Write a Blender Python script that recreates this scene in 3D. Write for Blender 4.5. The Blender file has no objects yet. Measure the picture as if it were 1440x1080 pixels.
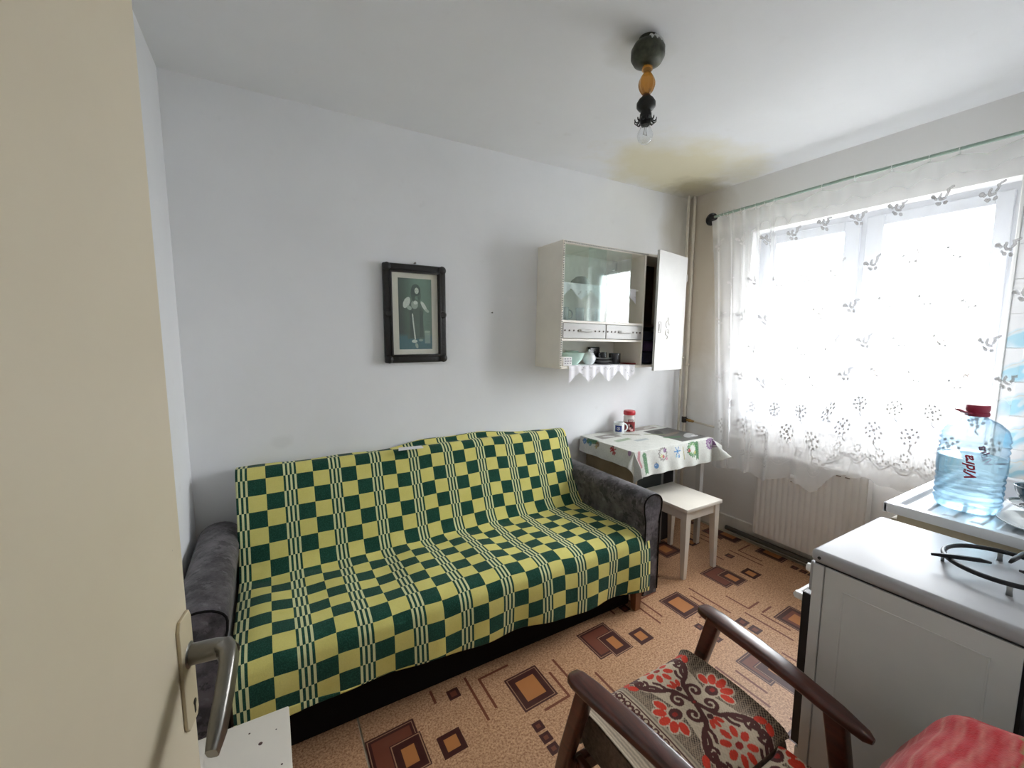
import bpy, bmesh, math, random
import numpy as np
from mathutils import Vector, Matrix, Euler
R_ = math.radians
random.seed(7); rng = np.random.default_rng(7)
scene = bpy.context.scene
C = scene.collection

# ------------------------------------------------------------------ camera
H = 2.55                       # ceiling height; origin = floor corner of sofa wall (y=0) and window wall (x=0)
XL, YF = -3.296, -2.36         # left wall, front wall
F, YAW, PITCH, ROLL = 594.824, 1.04798598, 0.111911126, 0.00207543584
cam = bpy.data.cameras.new('camera'); camo = bpy.data.objects.new('camera', cam); C.objects.link(camo)
cam.sensor_fit = 'HORIZONTAL'; cam.sensor_width = 36.0; cam.lens = 36.0 * F / 1440.0
cam.clip_start = 0.02; cam.clip_end = 200
fw = Vector((math.cos(YAW)*math.cos(PITCH), math.sin(YAW)*math.cos(PITCH), -math.sin(PITCH)))
rt = Vector((math.sin(YAW), -math.cos(YAW), 0)); up = rt.cross(fw)
r2 = rt*math.cos(ROLL) + up*math.sin(ROLL); u2 = up*math.cos(ROLL) - rt*math.sin(ROLL)
mw = Matrix((r2, u2, -fw)).transposed().to_4x4(); mw.translation = Vector((-2.96601546, -2.32675759, 1.46634624))
camo.matrix_world = mw
scene.camera = camo

# ------------------------------------------------------------------ light: overcast sky through the window
SKY = 32.0     # zenith radiance
w = bpy.data.worlds.new('overcast_sky'); scene.world = w; w.use_nodes = True
bg = w.node_tree.nodes['Background']
bg.inputs[0].default_value = (0.94, 0.955, 1.0, 1)
# CIE overcast sky: zenith three times as bright as the horizon, L = Lz (1 + 2 sin e) / 3
_tc = w.node_tree.nodes.new('ShaderNodeTexCoord'); _sp = w.node_tree.nodes.new('ShaderNodeSeparateXYZ'); w.node_tree.links.new(_tc.outputs['Generated'], _sp.inputs[0])
_mx = w.node_tree.nodes.new('ShaderNodeMath'); _mx.operation = 'MAXIMUM'; w.node_tree.links.new(_sp.outputs[2], _mx.inputs[0]); _mx.inputs[1].default_value = 0.0
_ma = w.node_tree.nodes.new('ShaderNodeMath'); _ma.operation = 'MULTIPLY_ADD'; w.node_tree.links.new(_mx.outputs[0], _ma.inputs[0]); _ma.inputs[1].default_value = SKY*2/3; _ma.inputs[2].default_value = SKY/3
w.node_tree.links.new(_ma.outputs[0], bg.inputs[1])
pl = bpy.data.lights.new('window_portal', 'AREA'); pl.shape = 'RECTANGLE'; pl.size = 1.28; pl.size_y = 1.22
pl.cycles.is_portal = True
plo = bpy.data.objects.new('window_portal', pl); C.objects.link(plo)
plo.location = (0.27, -1.14, 1.55); plo.rotation_euler = (0, R_(90), 0)
scene.view_settings.view_transform = 'Standard'; scene.view_settings.look = 'None'
scene.view_settings.gamma = 1.0; scene.view_settings.use_curve_mapping = False
scene.view_settings.exposure = 0.80
try:
    cy = scene.cycles
    cy.max_bounces = 14; cy.diffuse_bounces = 8; cy.glossy_bounces = 6; cy.transmission_bounces = 10
    cy.transparent_max_bounces = 16; cy.use_denoising = True; cy.sample_clamp_indirect = 12
    cy.caustics_reflective = False; cy.caustics_refractive = False
except Exception as e: print(e)

# ------------------------------------------------------------------ material helpers
def nd(nt, t, **k):
    n = nt.nodes.new(t)
    for a, b in k.items():
        if a.startswith('i_'):
            key = a[2:]; key = int(key) if key.isdigit() else key.replace('_', ' ')
            n.inputs[key].default_value = b
        else: setattr(n, a, b)
    return n
def rgb(c): return (c[0], c[1], c[2], 1.0)
def srgb(r, g, b):
    f = lambda v: (v/255/12.92) if v/255 <= .04045 else ((v/255+.055)/1.055)**2.4
    return (f(r), f(g), f(b))
def base(name):
    m = bpy.data.materials.new(name); m.use_nodes = True
    nt = m.node_tree; p = nt.nodes['Principled BSDF']
    return m, nt, p
def mixc(nt, fac, a, b, blend='MIX'):
    n = nt.nodes.new('ShaderNodeMix'); n.data_type = 'RGBA'; n.blend_type = blend
    for s, v in ((n.inputs[0], fac), (n.inputs[6], a), (n.inputs[7], b)):
        if hasattr(v, 'links') or isinstance(v, bpy.types.NodeSocket): nt.links.new(v, s)
        elif isinstance(v, (int, float)): s.default_value = v
        else: s.default_value = rgb(v)
    return n.outputs[2]
def math_(nt, op, a, b=None, c=None, clamp=False):
    n = nt.nodes.new('ShaderNodeMath'); n.operation = op; n.use_clamp = clamp
    for i, v in enumerate((a, b, c)):
        if v is None: continue
        if isinstance(v, bpy.types.NodeSocket): nt.links.new(v, n.inputs[i])
        else: n.inputs[i].default_value = v
    return n.outputs[0]
def noise(nt, vec, scale, detail=4, rough=.55):
    n = nd(nt, 'ShaderNodeTexNoise', i_Scale=scale, i_Detail=detail, i_Roughness=rough)
    nt.links.new(vec, n.inputs['Vector']); return n.outputs['Fac']
def ramp(nt, fac, lo, hi):
    n = nd(nt, 'ShaderNodeMapRange', i_1=lo, i_2=hi); n.clamp = True
    nt.links.new(fac, n.inputs[0]); return n.outputs[0]
def coords(nt, kind='Object'):
    return nt.nodes.new('ShaderNodeTexCoord').outputs[kind]
def M(name, col, rough=.5, metal=0.0, var=.06, vscale=8, bump=0.0, bscale=60, spec=.5, coat=0.0, sheen=0.0, stretch=None):
    m, nt, p = base(name)
    v = coords(nt)
    if stretch:
        mp = nd(nt, 'ShaderNodeMapping'); mp.inputs['Scale'].default_value = stretch
        nt.links.new(v, mp.inputs[0]); v = mp.outputs[0]
    f = noise(nt, v, vscale)
    a = [max(0, c*(1-var)) for c in col]; b = [min(1, c*(1+var)) for c in col]
    nt.links.new(mixc(nt, ramp(nt, f, .3, .7), a, b), p.inputs['Base Color'])
    p.inputs['Roughness'].default_value = rough; p.inputs['Metallic'].default_value = metal
    p.inputs['Specular IOR Level'].default_value = spec
    p.inputs['Coat Weight'].default_value = coat; p.inputs['Sheen Weight'].default_value = sheen
    if bump:
        bn = nd(nt, 'ShaderNodeBump', i_Strength=bump, i_Distance=.004)
        nt.links.new(noise(nt, v, bscale, 3), bn.inputs['Height']); nt.links.new(bn.outputs[0], p.inputs['Normal'])
    return m
def M_col(name, rough=.8, bump=.25, bscale=400, sheen=.1, spec=.2):
    m, nt, p = base(name)
    at = nd(nt, 'ShaderNodeAttribute', attribute_name='Col')
    v = coords(nt); f = noise(nt, v, 120, 3)
    nt.links.new(mixc(nt, math_(nt, 'MULTIPLY', f, .35), at.outputs['Color'], (0.02, 0.015, 0.01)), p.inputs['Base Color'])
    p.inputs['Roughness'].default_value = rough; p.inputs['Sheen Weight'].default_value = sheen
    p.inputs['Specular IOR Level'].default_value = spec
    if bump:
        bn = nd(nt, 'ShaderNodeBump', i_Strength=bump, i_Distance=.003)
        nt.links.new(noise(nt, v, bscale, 2), bn.inputs['Height']); nt.links.new(bn.outputs[0], p.inputs['Normal'])
    return m

def thin_glass(name, tint, rough=.02, f0=.04, k=.8):
    m, nt, p = base(name); nt.nodes.remove(p)
    lw = nd(nt, 'ShaderNodeLayerWeight', i_Blend=.5)
    sch = math_(nt, 'ADD', f0, math_(nt, 'MULTIPLY', math_(nt, 'POWER', lw.outputs['Facing'], 5.0), k), clamp=True)
    tr = nd(nt, 'ShaderNodeBsdfTransparent', i_0=rgb(tint)); gl = nd(nt, 'ShaderNodeBsdfGlossy', i_Roughness=rough); mx = nd(nt, 'ShaderNodeMixShader')
    nt.links.new(sch, mx.inputs[0]); nt.links.new(tr.outputs[0], mx.inputs[1]); nt.links.new(gl.outputs[0], mx.inputs[2]); nt.links.new(mx.outputs[0], nt.nodes['Material Output'].inputs[0])
    return m

# ------------------------------------------------------------------ mesh helpers
def wloc(o):
    v = Vector((0, 0, 0))
    while o is not None: v = v + o.location; o = o.parent
    return v
def finish(name, me, mat, parent=None, smooth=False, auto=None):
    if parent is not None:
        me.transform(Matrix.Translation(-wloc(parent)))
    if mat is not None: me.materials.append(mat)
    if smooth:
        me.polygons.foreach_set('use_smooth', [True]*len(me.polygons))
        if auto:
            me.set_sharp_from_angle(angle=R_(auto))
    me.update()
    o = bpy.data.objects.new(name, me); C.objects.link(o)
    if parent is not None: o.parent = parent
    return o
def obj(name, bm, mat, parent=None, smooth=False, auto=None):
    bmesh.ops.recalc_face_normals(bm, faces=bm.faces)
    me = bpy.data.meshes.new(name); bm.to_mesh(me); bm.free()
    return finish(name, me, mat, parent, smooth, auto)
def B(): return bmesh.new()
def join(bm, t):
    me = bpy.data.meshes.new('tmp'); t.to_mesh(me); t.free(); bm.from_mesh(me); bpy.data.meshes.remove(me); return bm
def box(x, y, z, bev=0.0, seg=2, bm=None, mtx=None):
    t = bmesh.new(); bmesh.ops.create_cube(t, size=1)
    for v in t.verts:
        v.co = Vector(((x[0]+x[1])/2+v.co.x*(x[1]-x[0]), (y[0]+y[1])/2+v.co.y*(y[1]-y[0]), (z[0]+z[1])/2+v.co.z*(z[1]-z[0])))
    if bev: bmesh.ops.bevel(t, geom=t.edges[:], offset=bev, segments=seg, profile=.5, affect='EDGES')
    if mtx is not None: bmesh.ops.transform(t, matrix=mtx, verts=t.verts[:])
    return join(bm, t) if bm is not None else t
def lathe(prof, c=(0, 0, 0), n=32, bm=None, mtx=None):
    t = bmesh.new(); rings = []
    for r, z in prof:
        if r < 1e-5: rings.append([t.verts.new((0, 0, z))])
        else: rings.append([t.verts.new((r*math.cos(2*math.pi*i/n), r*math.sin(2*math.pi*i/n), z)) for i in range(n)])
    for a, b in zip(rings, rings[1:]):
        if len(a) == 1 and len(b) == 1: continue
        for i in range(n):
            j = (i+1) % n
            if len(a) == 1: t.faces.new((a[0], b[i], b[j]))
            elif len(b) == 1: t.faces.new((a[i], a[j], b[0]))
            else: t.faces.new((a[i], a[j], b[j], b[i]))
    if mtx is not None: bmesh.ops.transform(t, matrix=mtx, verts=t.verts[:])
    bmesh.ops.translate(t, vec=Vector(c), verts=t.verts[:])
    return join(bm, t) if bm is not None else t
def frames(pts):
    pts = [Vector(p) for p in pts]; out = []
    prev = None
    for i, p in enumerate(pts):
        a = pts[max(0, i-1)]; b = pts[min(len(pts)-1, i+1)]; t = (b-a).normalized()
        if prev is None:
            ref = Vector((0, 0, 1)) if abs(t.z) < .9 else Vector((1, 0, 0))
            n = (ref - t*ref.dot(t)).normalized()
        else: n = (prev - t*prev.dot(t)).normalized()
        prev = n; out.append((p, t, n, t.cross(n)))
    return out
def tube(pts, r, n=10, bm=None, closed=False, cap=True):
    t = bmesh.new(); fr = frames(pts); rs = r if isinstance(r, (list, tuple)) else [r]*len(pts); rings = []
    if closed:
        m = len(pts); P = [Vector(p) for p in pts]; fr = []
        for i in range(m):
            tt = (P[(i+1) % m]-P[i-1]).normalized(); nn = Vector((0, 0, 1)); nn = (nn-tt*nn.dot(tt)).normalized()
            fr.append((P[i], tt, nn, tt.cross(nn)))
    for (p, tt, a, b), rr in zip(fr, rs):
        rings.append([t.verts.new(p + a*rr*math.cos(2*math.pi*i/n) + b*rr*math.sin(2*math.pi*i/n)) for i in range(n)])
    prs = list(zip(rings, rings[1:])) + ([(rings[-1], rings[0])] if closed else [])
    for a, b in prs:
        for i in range(n):
            j = (i+1) % n; t.faces.new((a[i], a[j], b[j], b[i]))
    if cap and not closed: t.faces.new(rings[0][::-1]); t.faces.new(rings[-1])
    return join(bm, t) if bm is not None else t
def loft(secs, bm=None):
    """secs: list of equal-length vertex loops -> closed skin with end caps"""
    t = bmesh.new(); rings = [[t.verts.new(p) for p in s] for s in secs]; n = len(rings[0])
    for a, b in zip(rings, rings[1:]):
        for i in range(n):
            j = (i+1) % n; t.faces.new((a[i], a[j], b[j], b[i]))
    t.faces.new(rings[0][::-1]); t.faces.new(rings[-1])
    return join(bm, t) if bm is not None else t
def rrect(hw, hh, r, k=3):
    out = []
    for cx, cy_, a0 in ((hw-r, hh-r, 0), (-hw+r, hh-r, 90), (-hw+r, -hh+r, 180), (hw-r, -hh+r, 270)):
        for i in range(k+1):
            a = R_(a0+90*i/k); out.append((cx+r*math.cos(a), cy_+r*math.sin(a)))
    return out
def bar(pts, hw, hh, r, wdir, bm=None):
    """rounded bar along pts; hw/hh lists, wdir = width direction"""
    secs = []
    P = [Vector(p) for p in pts]; wd = Vector(wdir).normalized()
    for i, p in enumerate(P):
        t = (P[min(len(P)-1, i+1)]-P[max(0, i-1)]).normalized(); a = (wd - t*wd.dot(t)).normalized(); b = t.cross(a)
        rr = min(r, hw[i]*.95, hh[i]*.95)
        secs.append([p + a*q[0] + b*q[1] for q in rrect(hw[i], hh[i], rr)])
    return loft(secs, bm)
def prism(poly, axis, a0, a1, bev=0, bm=None):
    """extrude 2-D polygon along axis ('x': poly=(y,z), 'y': poly=(x,z), 'z': poly=(x,y))"""
    def P(q, s): return {'x': (s, q[0], q[1]), 'y': (q[0], s, q[1]), 'z': (q[0], q[1], s)}[axis]
    t = bmesh.new(); A = [t.verts.new(P(q, a0)) for q in poly]; Bv = [t.verts.new(P(q, a1)) for q in poly]
    t.faces.new(A[::-1]); t.faces.new(Bv)
    for i in range(len(A)):
        j = (i+1) % len(A); t.faces.new((A[i], A[j], Bv[j], Bv[i]))
    bmesh.ops.recalc_face_normals(t, faces=t.faces)
    if bev: bmesh.ops.bevel(t, geom=t.edges[:], offset=bev, segments=2, profile=.5, affect='EDGES')
    return join(bm, t) if bm is not None else t
def grid(name, P, mat, parent=None, uv=None, col=None, attr=None, dense=None, thick=0.0, smooth=True, offset=-1, flip=False):
    nu, nv = P.shape[:2]; idx = np.arange(nu*nv).reshape(nu, nv)
    f = np.stack([idx[:-1, :-1], idx[1:, :-1], idx[1:, 1:], idx[:-1, 1:]], -1).reshape(-1, 4)
    if flip: f = f[:, ::-1]
    me = bpy.data.meshes.new(name); me.from_pydata(P.reshape(-1, 3).tolist(), [], f.tolist())
    loops = f.reshape(-1)
    if uv is not None:
        l = me.uv_layers.new(name='UVMap'); l.data.foreach_set('uv', uv.reshape(-1, 2)[loops].astype(np.float32).ravel())
    if col is not None:
        c = me.color_attributes.new('Col', 'FLOAT_COLOR', 'POINT'); cc = np.ones((nu*nv, 4), np.float32); cc[:, :3] = np.clip(col.reshape(-1, 3), 0, 1)
        c.data.foreach_set('color', cc.ravel())
    if dense is not None:
        a = me.attributes.new('weave', 'FLOAT', 'POINT'); a.data.foreach_set('value', dense.astype(np.float32).ravel())
    if attr is not None:
        a = me.attributes.new('motif', 'FLOAT', 'POINT'); a.data.foreach_set('value', attr.astype(np.float32).ravel())
    o = finish(name, me, mat, parent, smooth)
    if thick:
        s = o.modifiers.new('thickness', 'SOLIDIFY'); s.thickness = thick; s.offset = offset
    return o
def tag(o, label, cat, group=None):
    o['label'] = label; o['category'] = cat
    if group: o['group'] = group
    return o
def thing(name, loc, label, cat, group=None):
    o = bpy.data.objects.new(name, None); C.objects.link(o); o.location = loc; o.empty_display_size = .05
    return tag(o, label, cat, group)
def struct(o): o['kind'] = 'structure'; return o
def copy_tree(o, parent=None):
    c = o.copy(); C.objects.link(c)
    if parent is not None: c.parent = parent
    for ch in list(o.children): copy_tree(ch, c)
    return c
# painting on grids -------------------------------------------------
def dseg(U, V, pts):
    """distance from every (U,V) to a polyline"""
    d = np.full(U.shape, 1e9)
    for (x0, y0), (x1, y1) in zip(pts, pts[1:]):
        dx, dy = x1-x0, y1-y0; L = dx*dx+dy*dy+1e-12
        t = np.clip(((U-x0)*dx+(V-y0)*dy)/L, 0, 1)
        d = np.minimum(d, np.hypot(U-x0-t*dx, V-y0-t*dy))
    return d
def ell(U, V, cx, cy_, a, b, ang=0):
    c, s = math.cos(ang), math.sin(ang); x = (U-cx)*c+(V-cy_)*s; y = -(U-cx)*s+(V-cy_)*c
    return (x/a)**2+(y/b)**2 < 1

# ------------------------------------------------------------------ setting materials
def wall_mat(name, col, stain=None):
    m, nt, p = base(name); v = coords(nt)
    f = noise(nt, v, 1.7, 5, .6)
    c = mixc(nt, ramp(nt, f, .3, .7), [x*.965 for x in col], [min(1, x*1.02) for x in col])
    g = ramp(nt, noise(nt, v, 9, 3), .66, .8)
    c = mixc(nt, math_(nt, 'MULTIPLY', g, .10), c, (.42, .40, .36))
    if stain: c = stain(nt, v, c)
    nt.links.new(c, p.inputs['Base Color']); p.inputs['Roughness'].default_value = .75; p.inputs['Specular IOR Level'].default_value = .25
    bn = nd(nt, 'ShaderNodeBump', i_Strength=.12, i_Distance=.004)
    nt.links.new(noise(nt, v, 26, 6, .6), bn.inputs['Height']); nt.links.new(bn.outputs[0], p.inputs['Normal'])
    return m
def blob(nt, v, c, r, warp=.25, wscale=4.0):
    """soft irregular mask around point c with radii r"""
    s = nd(nt, 'ShaderNodeVectorMath', operation='SUBTRACT'); nt.links.new(v, s.inputs[0]); s.inputs[1].default_value = c
    d = nd(nt, 'ShaderNodeVectorMath', operation='DIVIDE'); nt.links.new(s.outputs[0], d.inputs[0]); d.inputs[1].default_value = r
    l = nd(nt, 'ShaderNodeVectorMath', operation='LENGTH'); nt.links.new(d.outputs[0], l.inputs[0])
    n = noise(nt, v, wscale, 5)
    return ramp(nt, math_(nt, 'ADD', l.outputs['Value'], math_(nt, 'MULTIPLY', math_(nt, 'SUBTRACT', n, .5), warp*4)), 1.05, .45)
def ceil_stain(nt, v, c):
    m1 = blob(nt, v, (-.58, -.36, H), (.66, .46, 1), .26, 4)
    c = mixc(nt, math_(nt, 'MULTIPLY', m1, .75), c, (.70, .63, .40))
    m2 = blob(nt, v, (-.12, -.16, H), (.34, .26, 1), .25, 6)
    c = mixc(nt, math_(nt, 'MULTIPLY', m2, .7), c, (.34, .29, .16))
    m3 = blob(nt, v, (-1.68, -1.05, H), (.16, .13, 1), .2, 7)
    return mixc(nt, math_(nt, 'MULTIPLY', m3, .30), c, (.45, .43, .34))
def right_stain_shade(nt, v, c):
    m1 = blob(nt, v, (0, -.10, 1.9), (1, .34, 1.1), .2, 3)  # tan strip by the corner: beige dirt plus corner shade put into the colour
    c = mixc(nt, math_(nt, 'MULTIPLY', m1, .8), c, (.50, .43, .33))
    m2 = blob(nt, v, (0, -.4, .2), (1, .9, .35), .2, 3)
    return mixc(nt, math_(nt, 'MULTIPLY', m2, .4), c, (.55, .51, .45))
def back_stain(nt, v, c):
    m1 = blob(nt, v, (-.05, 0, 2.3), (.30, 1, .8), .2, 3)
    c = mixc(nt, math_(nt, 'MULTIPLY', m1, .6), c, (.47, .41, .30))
    m2 = blob(nt, v, (-2.93, 0, .95), (.05, 1, .04), .3, 12)
    c = mixc(nt, math_(nt, 'MULTIPLY', m2, .13), c, (.45, .45, .42))
    m3 = blob(nt, v, (-2.9, 0, .3), (1.2, 1, .5), .2, 3)
    return mixc(nt, math_(nt, 'MULTIPLY', m3, .25), c, (.6, .57, .5))
WALL = (.862, .872, .888)
mat_back = wall_mat('back_wall_paint', WALL, back_stain)
mat_wall = wall_mat('wall_paint', WALL)
mat_right = wall_mat('window_wall_paint', (.83, .82, .805), right_stain_shade)
mat_ceil = wall_mat('ceiling_paint', (.83, .84, .855), ceil_stain)
mat_cream = M('cream_door_paint', (.74, .66, .49), .5, var=.03, vscale=3, bump=.05, bscale=30)
mat_white = M('white_gloss_paint', (.82, .81, .79), .35, var=.03)
mat_frame = M('white_window_paint', (.66, .68, .72), .4, var=.02)
mat_old = M('old_cream_floor', (.42, .36, .26), .6, var=.2, vscale=14)
mat_black = M('black_plastic', (.012, .012, .014), .45)
mat_brass = M('aged_brass', (.42, .24, .08), .4, metal=.8, var=.3, vscale=40)

# ------------------------------------------------------------------ room shell
struct(obj('floor', box((XL-.1, .3), (-3.6, .1), (-.08, -.002)), mat_old))
struct(obj('ceiling', box((XL-.1, .3), (-3.6, .1), (H, H+.1)), mat_ceil))
struct(obj('wall_back', box((XL-.1, .3), (0, .12), (-.08, H)), mat_back))
struct(obj('wall_left', box((XL-.12, XL), (-3.6, 0), (-.08, H)), mat_wall))
WY0, WY1, WZ0, WZ1 = -.53, -1.748, .91, 2.19
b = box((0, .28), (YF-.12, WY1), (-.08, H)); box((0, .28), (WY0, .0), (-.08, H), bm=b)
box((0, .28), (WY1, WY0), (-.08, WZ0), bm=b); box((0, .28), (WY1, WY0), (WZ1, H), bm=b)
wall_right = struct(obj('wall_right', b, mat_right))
DX0, DX1, DH = -3.215, -2.47, 2.02
b = box((XL, DX0), (YF-.12, YF), (-.08, H)); box((DX1, 0), (YF-.12, YF), (-.08, H), bm=b); box((DX0, DX1), (YF-.12, YF), (DH, H), bm=b)
struct(obj('wall_front', b, mat_wall))
b = box((XL, .3), (-3.6, -3.5), (-.08, H)); box((-1.9, -1.8), (-3.5, YF-.12), (-.08, H), bm=b)
struct(obj('wall_hall', b, mat_wall))
b = box((DX0, DX0+.03), (YF-.13, YF+.012), (0, DH)); box((DX1-.03, DX1), (YF-.13, YF+.012), (0, DH), bm=b); box((DX0+.03, DX1-.03), (YF-.13, YF+.012), (DH-.03, DH), bm=b)
struct(obj('trim_1', b, mat_cream))
# baseboard of the window wall (painted concrete plinth)
b = box((-.022, 0), (YF, -.005), (0, .125), .004); 
struct(obj('baseboard_right', b, M('plinth_paint', (.66, .62, .55), .6, var=.1)))
b = box((XL, -.03), (-.014, 0), (0, .09), .004)
struct(obj('baseboard_back', b, M('plinth_paint_back', (.60, .57, .50), .6, var=.1)))
# ground far below the flat and a tree outside
struct(obj('ground', box((.4, 60), (-40, 40), (-6.2, -6)), M('pale_ground', (.17, .17, .16), .9, var=.2, vscale=.4)))

# window: outer frame, two casements with panes
win = struct(bpy.data.objects.new('window_1', None)); C.objects.link(win); win.location = (.1, -1.14, WZ0)
FX0, FX1 = .105, .165
b = box((FX0, FX1), (WY1, WY1+.05), (WZ0, WZ1)); box((FX0, FX1), (WY0-.05, WY0), (WZ0, WZ1), bm=b)
box((FX0, FX1), (WY1+.05, WY0-.05), (WZ1-.045, WZ1), bm=b); box((FX0, FX1), (WY1+.05, WY0-.05), (WZ0, WZ0+.045), bm=b)
box((FX0, FX1), (-1.165, -1.105), (WZ0+.045, WZ1-.045), bm=b)
obj('window_frame', b, mat_frame, win)
mg = thin_glass('window_glass', (.985, .995, .99))
for (ya, yb, ga, gb) in ((-1.12, -.565, -1.04, -.645), (-1.715, -1.15, -1.655, -1.232)):
    za, zb, gza, gzb = WZ0+.035, WZ1-.035, WZ0+.105, 2.098
    b = box((.09, .135), (ya, ga), (za, zb), .004); box((.09, .135), (gb, yb), (za, zb), .004, bm=b)
    box((.09, .135), (ga, gb), (gzb, zb), .004, bm=b); box((.09, .135), (ga, gb), (za, gza), .004, bm=b)
    s = obj('sash', b, mat_frame, win)
    obj('pane', box((.11, .114), (ga-.01, gb+.01), (gza-.01, gzb+.01)), mg, s)
b = box((.082, .09), (-1.19, -1.165), (1.48, 1.6), .003); box((.05, .085), (-1.186, -1.170), (1.53, 1.55), .003, bm=b); box((.045, .058), (-1.188, -1.168), (1.44, 1.555), .005, bm=b)
obj('latch_handle', b, mat_white, win)
obj('window_sill', box((-.035, .105), (WY1+.002, WY0-.002), (WZ0-.03, WZ0+.004), .006), mat_frame, win)

# wall tiles on the window wall right of the opening: each tile a piece
def tile_mat(name, printed):
    m, nt, p = base(name); v = coords(nt, 'Object')
    sx = nd(nt, 'ShaderNodeSeparateXYZ'); nt.links.new(v, sx.inputs[0])
    n1 = noise(nt, v, 11, 2); n2 = noise(nt, v, 40, 3)
    col = mixc(nt, n2, (.80, .80, .80), (.85, .85, .86))
    if printed:
        # wavy diagonal band of pale blue with a gold thread, printed in the glaze
        t = math_(nt, 'ADD', sx.outputs[2], math_(nt, 'MULTIPLY', sx.outputs[1], .55))
        t = math_(nt, 'ADD', t, math_(nt, 'MULTIPLY', math_(nt, 'SUBTRACT', n1, .5), .14))
        a = math_(nt, 'ABSOLUTE', math_(nt, 'ADD', t, .012))
        band = ramp(nt, a, .048, .012)
        col = mixc(nt, math_(nt, 'MULTIPLY', band, .85), col, (.30, .62, .76))
        gold = ramp(nt, math_(nt, 'ABSOLUTE', math_(nt, 'ADD', t, -.012)), .0045, .002)
        col = mixc(nt, math_(nt, 'MULTIPLY', gold, .8), col, (.62, .58, .48))
        wht = ramp(nt, math_(nt, 'ABSOLUTE', math_(nt, 'ADD', t, -.004)), .012, .006)
        col = mixc(nt, math_(nt, 'MULTIPLY', wht, .55), col, (.84, .84, .82))
    nt.links.new(col, p.inputs['Base Color']); p.inputs['Roughness'].default_value = .18; p.inputs['Coat Weight'].default_value = .3
    return m
mt_print, mt_plain = tile_mat('blue_wave_tile', True), tile_mat('plain_white_tile', False)
tm = {}
for k, m in (('p', mt_print), ('w', mt_plain)):
    t = box((-.006, 0), (-.0765, .0765), (-.0765, .0765), .0015, 1)
    me = bpy.data.meshes.new('tile'); t.to_mesh(me); t.free(); me.materials.append(m); tm[k] = me
for j in range(9):
    zc = .875 + .1555*j
    for i in range(4):
        o = bpy.data.objects.new('tile', tm['p' if j < 5 else 'w']); C.objects.link(o); o.parent = wall_right
        o.location = (0.0, -1.842-.1555*i, zc)
        if (i+j) % 2: o.rotation_euler.x = 0
b = box((-.012, 0), (-1.764, -1.752), (.8, 2.2), .002)
struct(obj('trim_2', b, M('tile_edge_strip', (.74, .74, .72), .4)))

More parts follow.
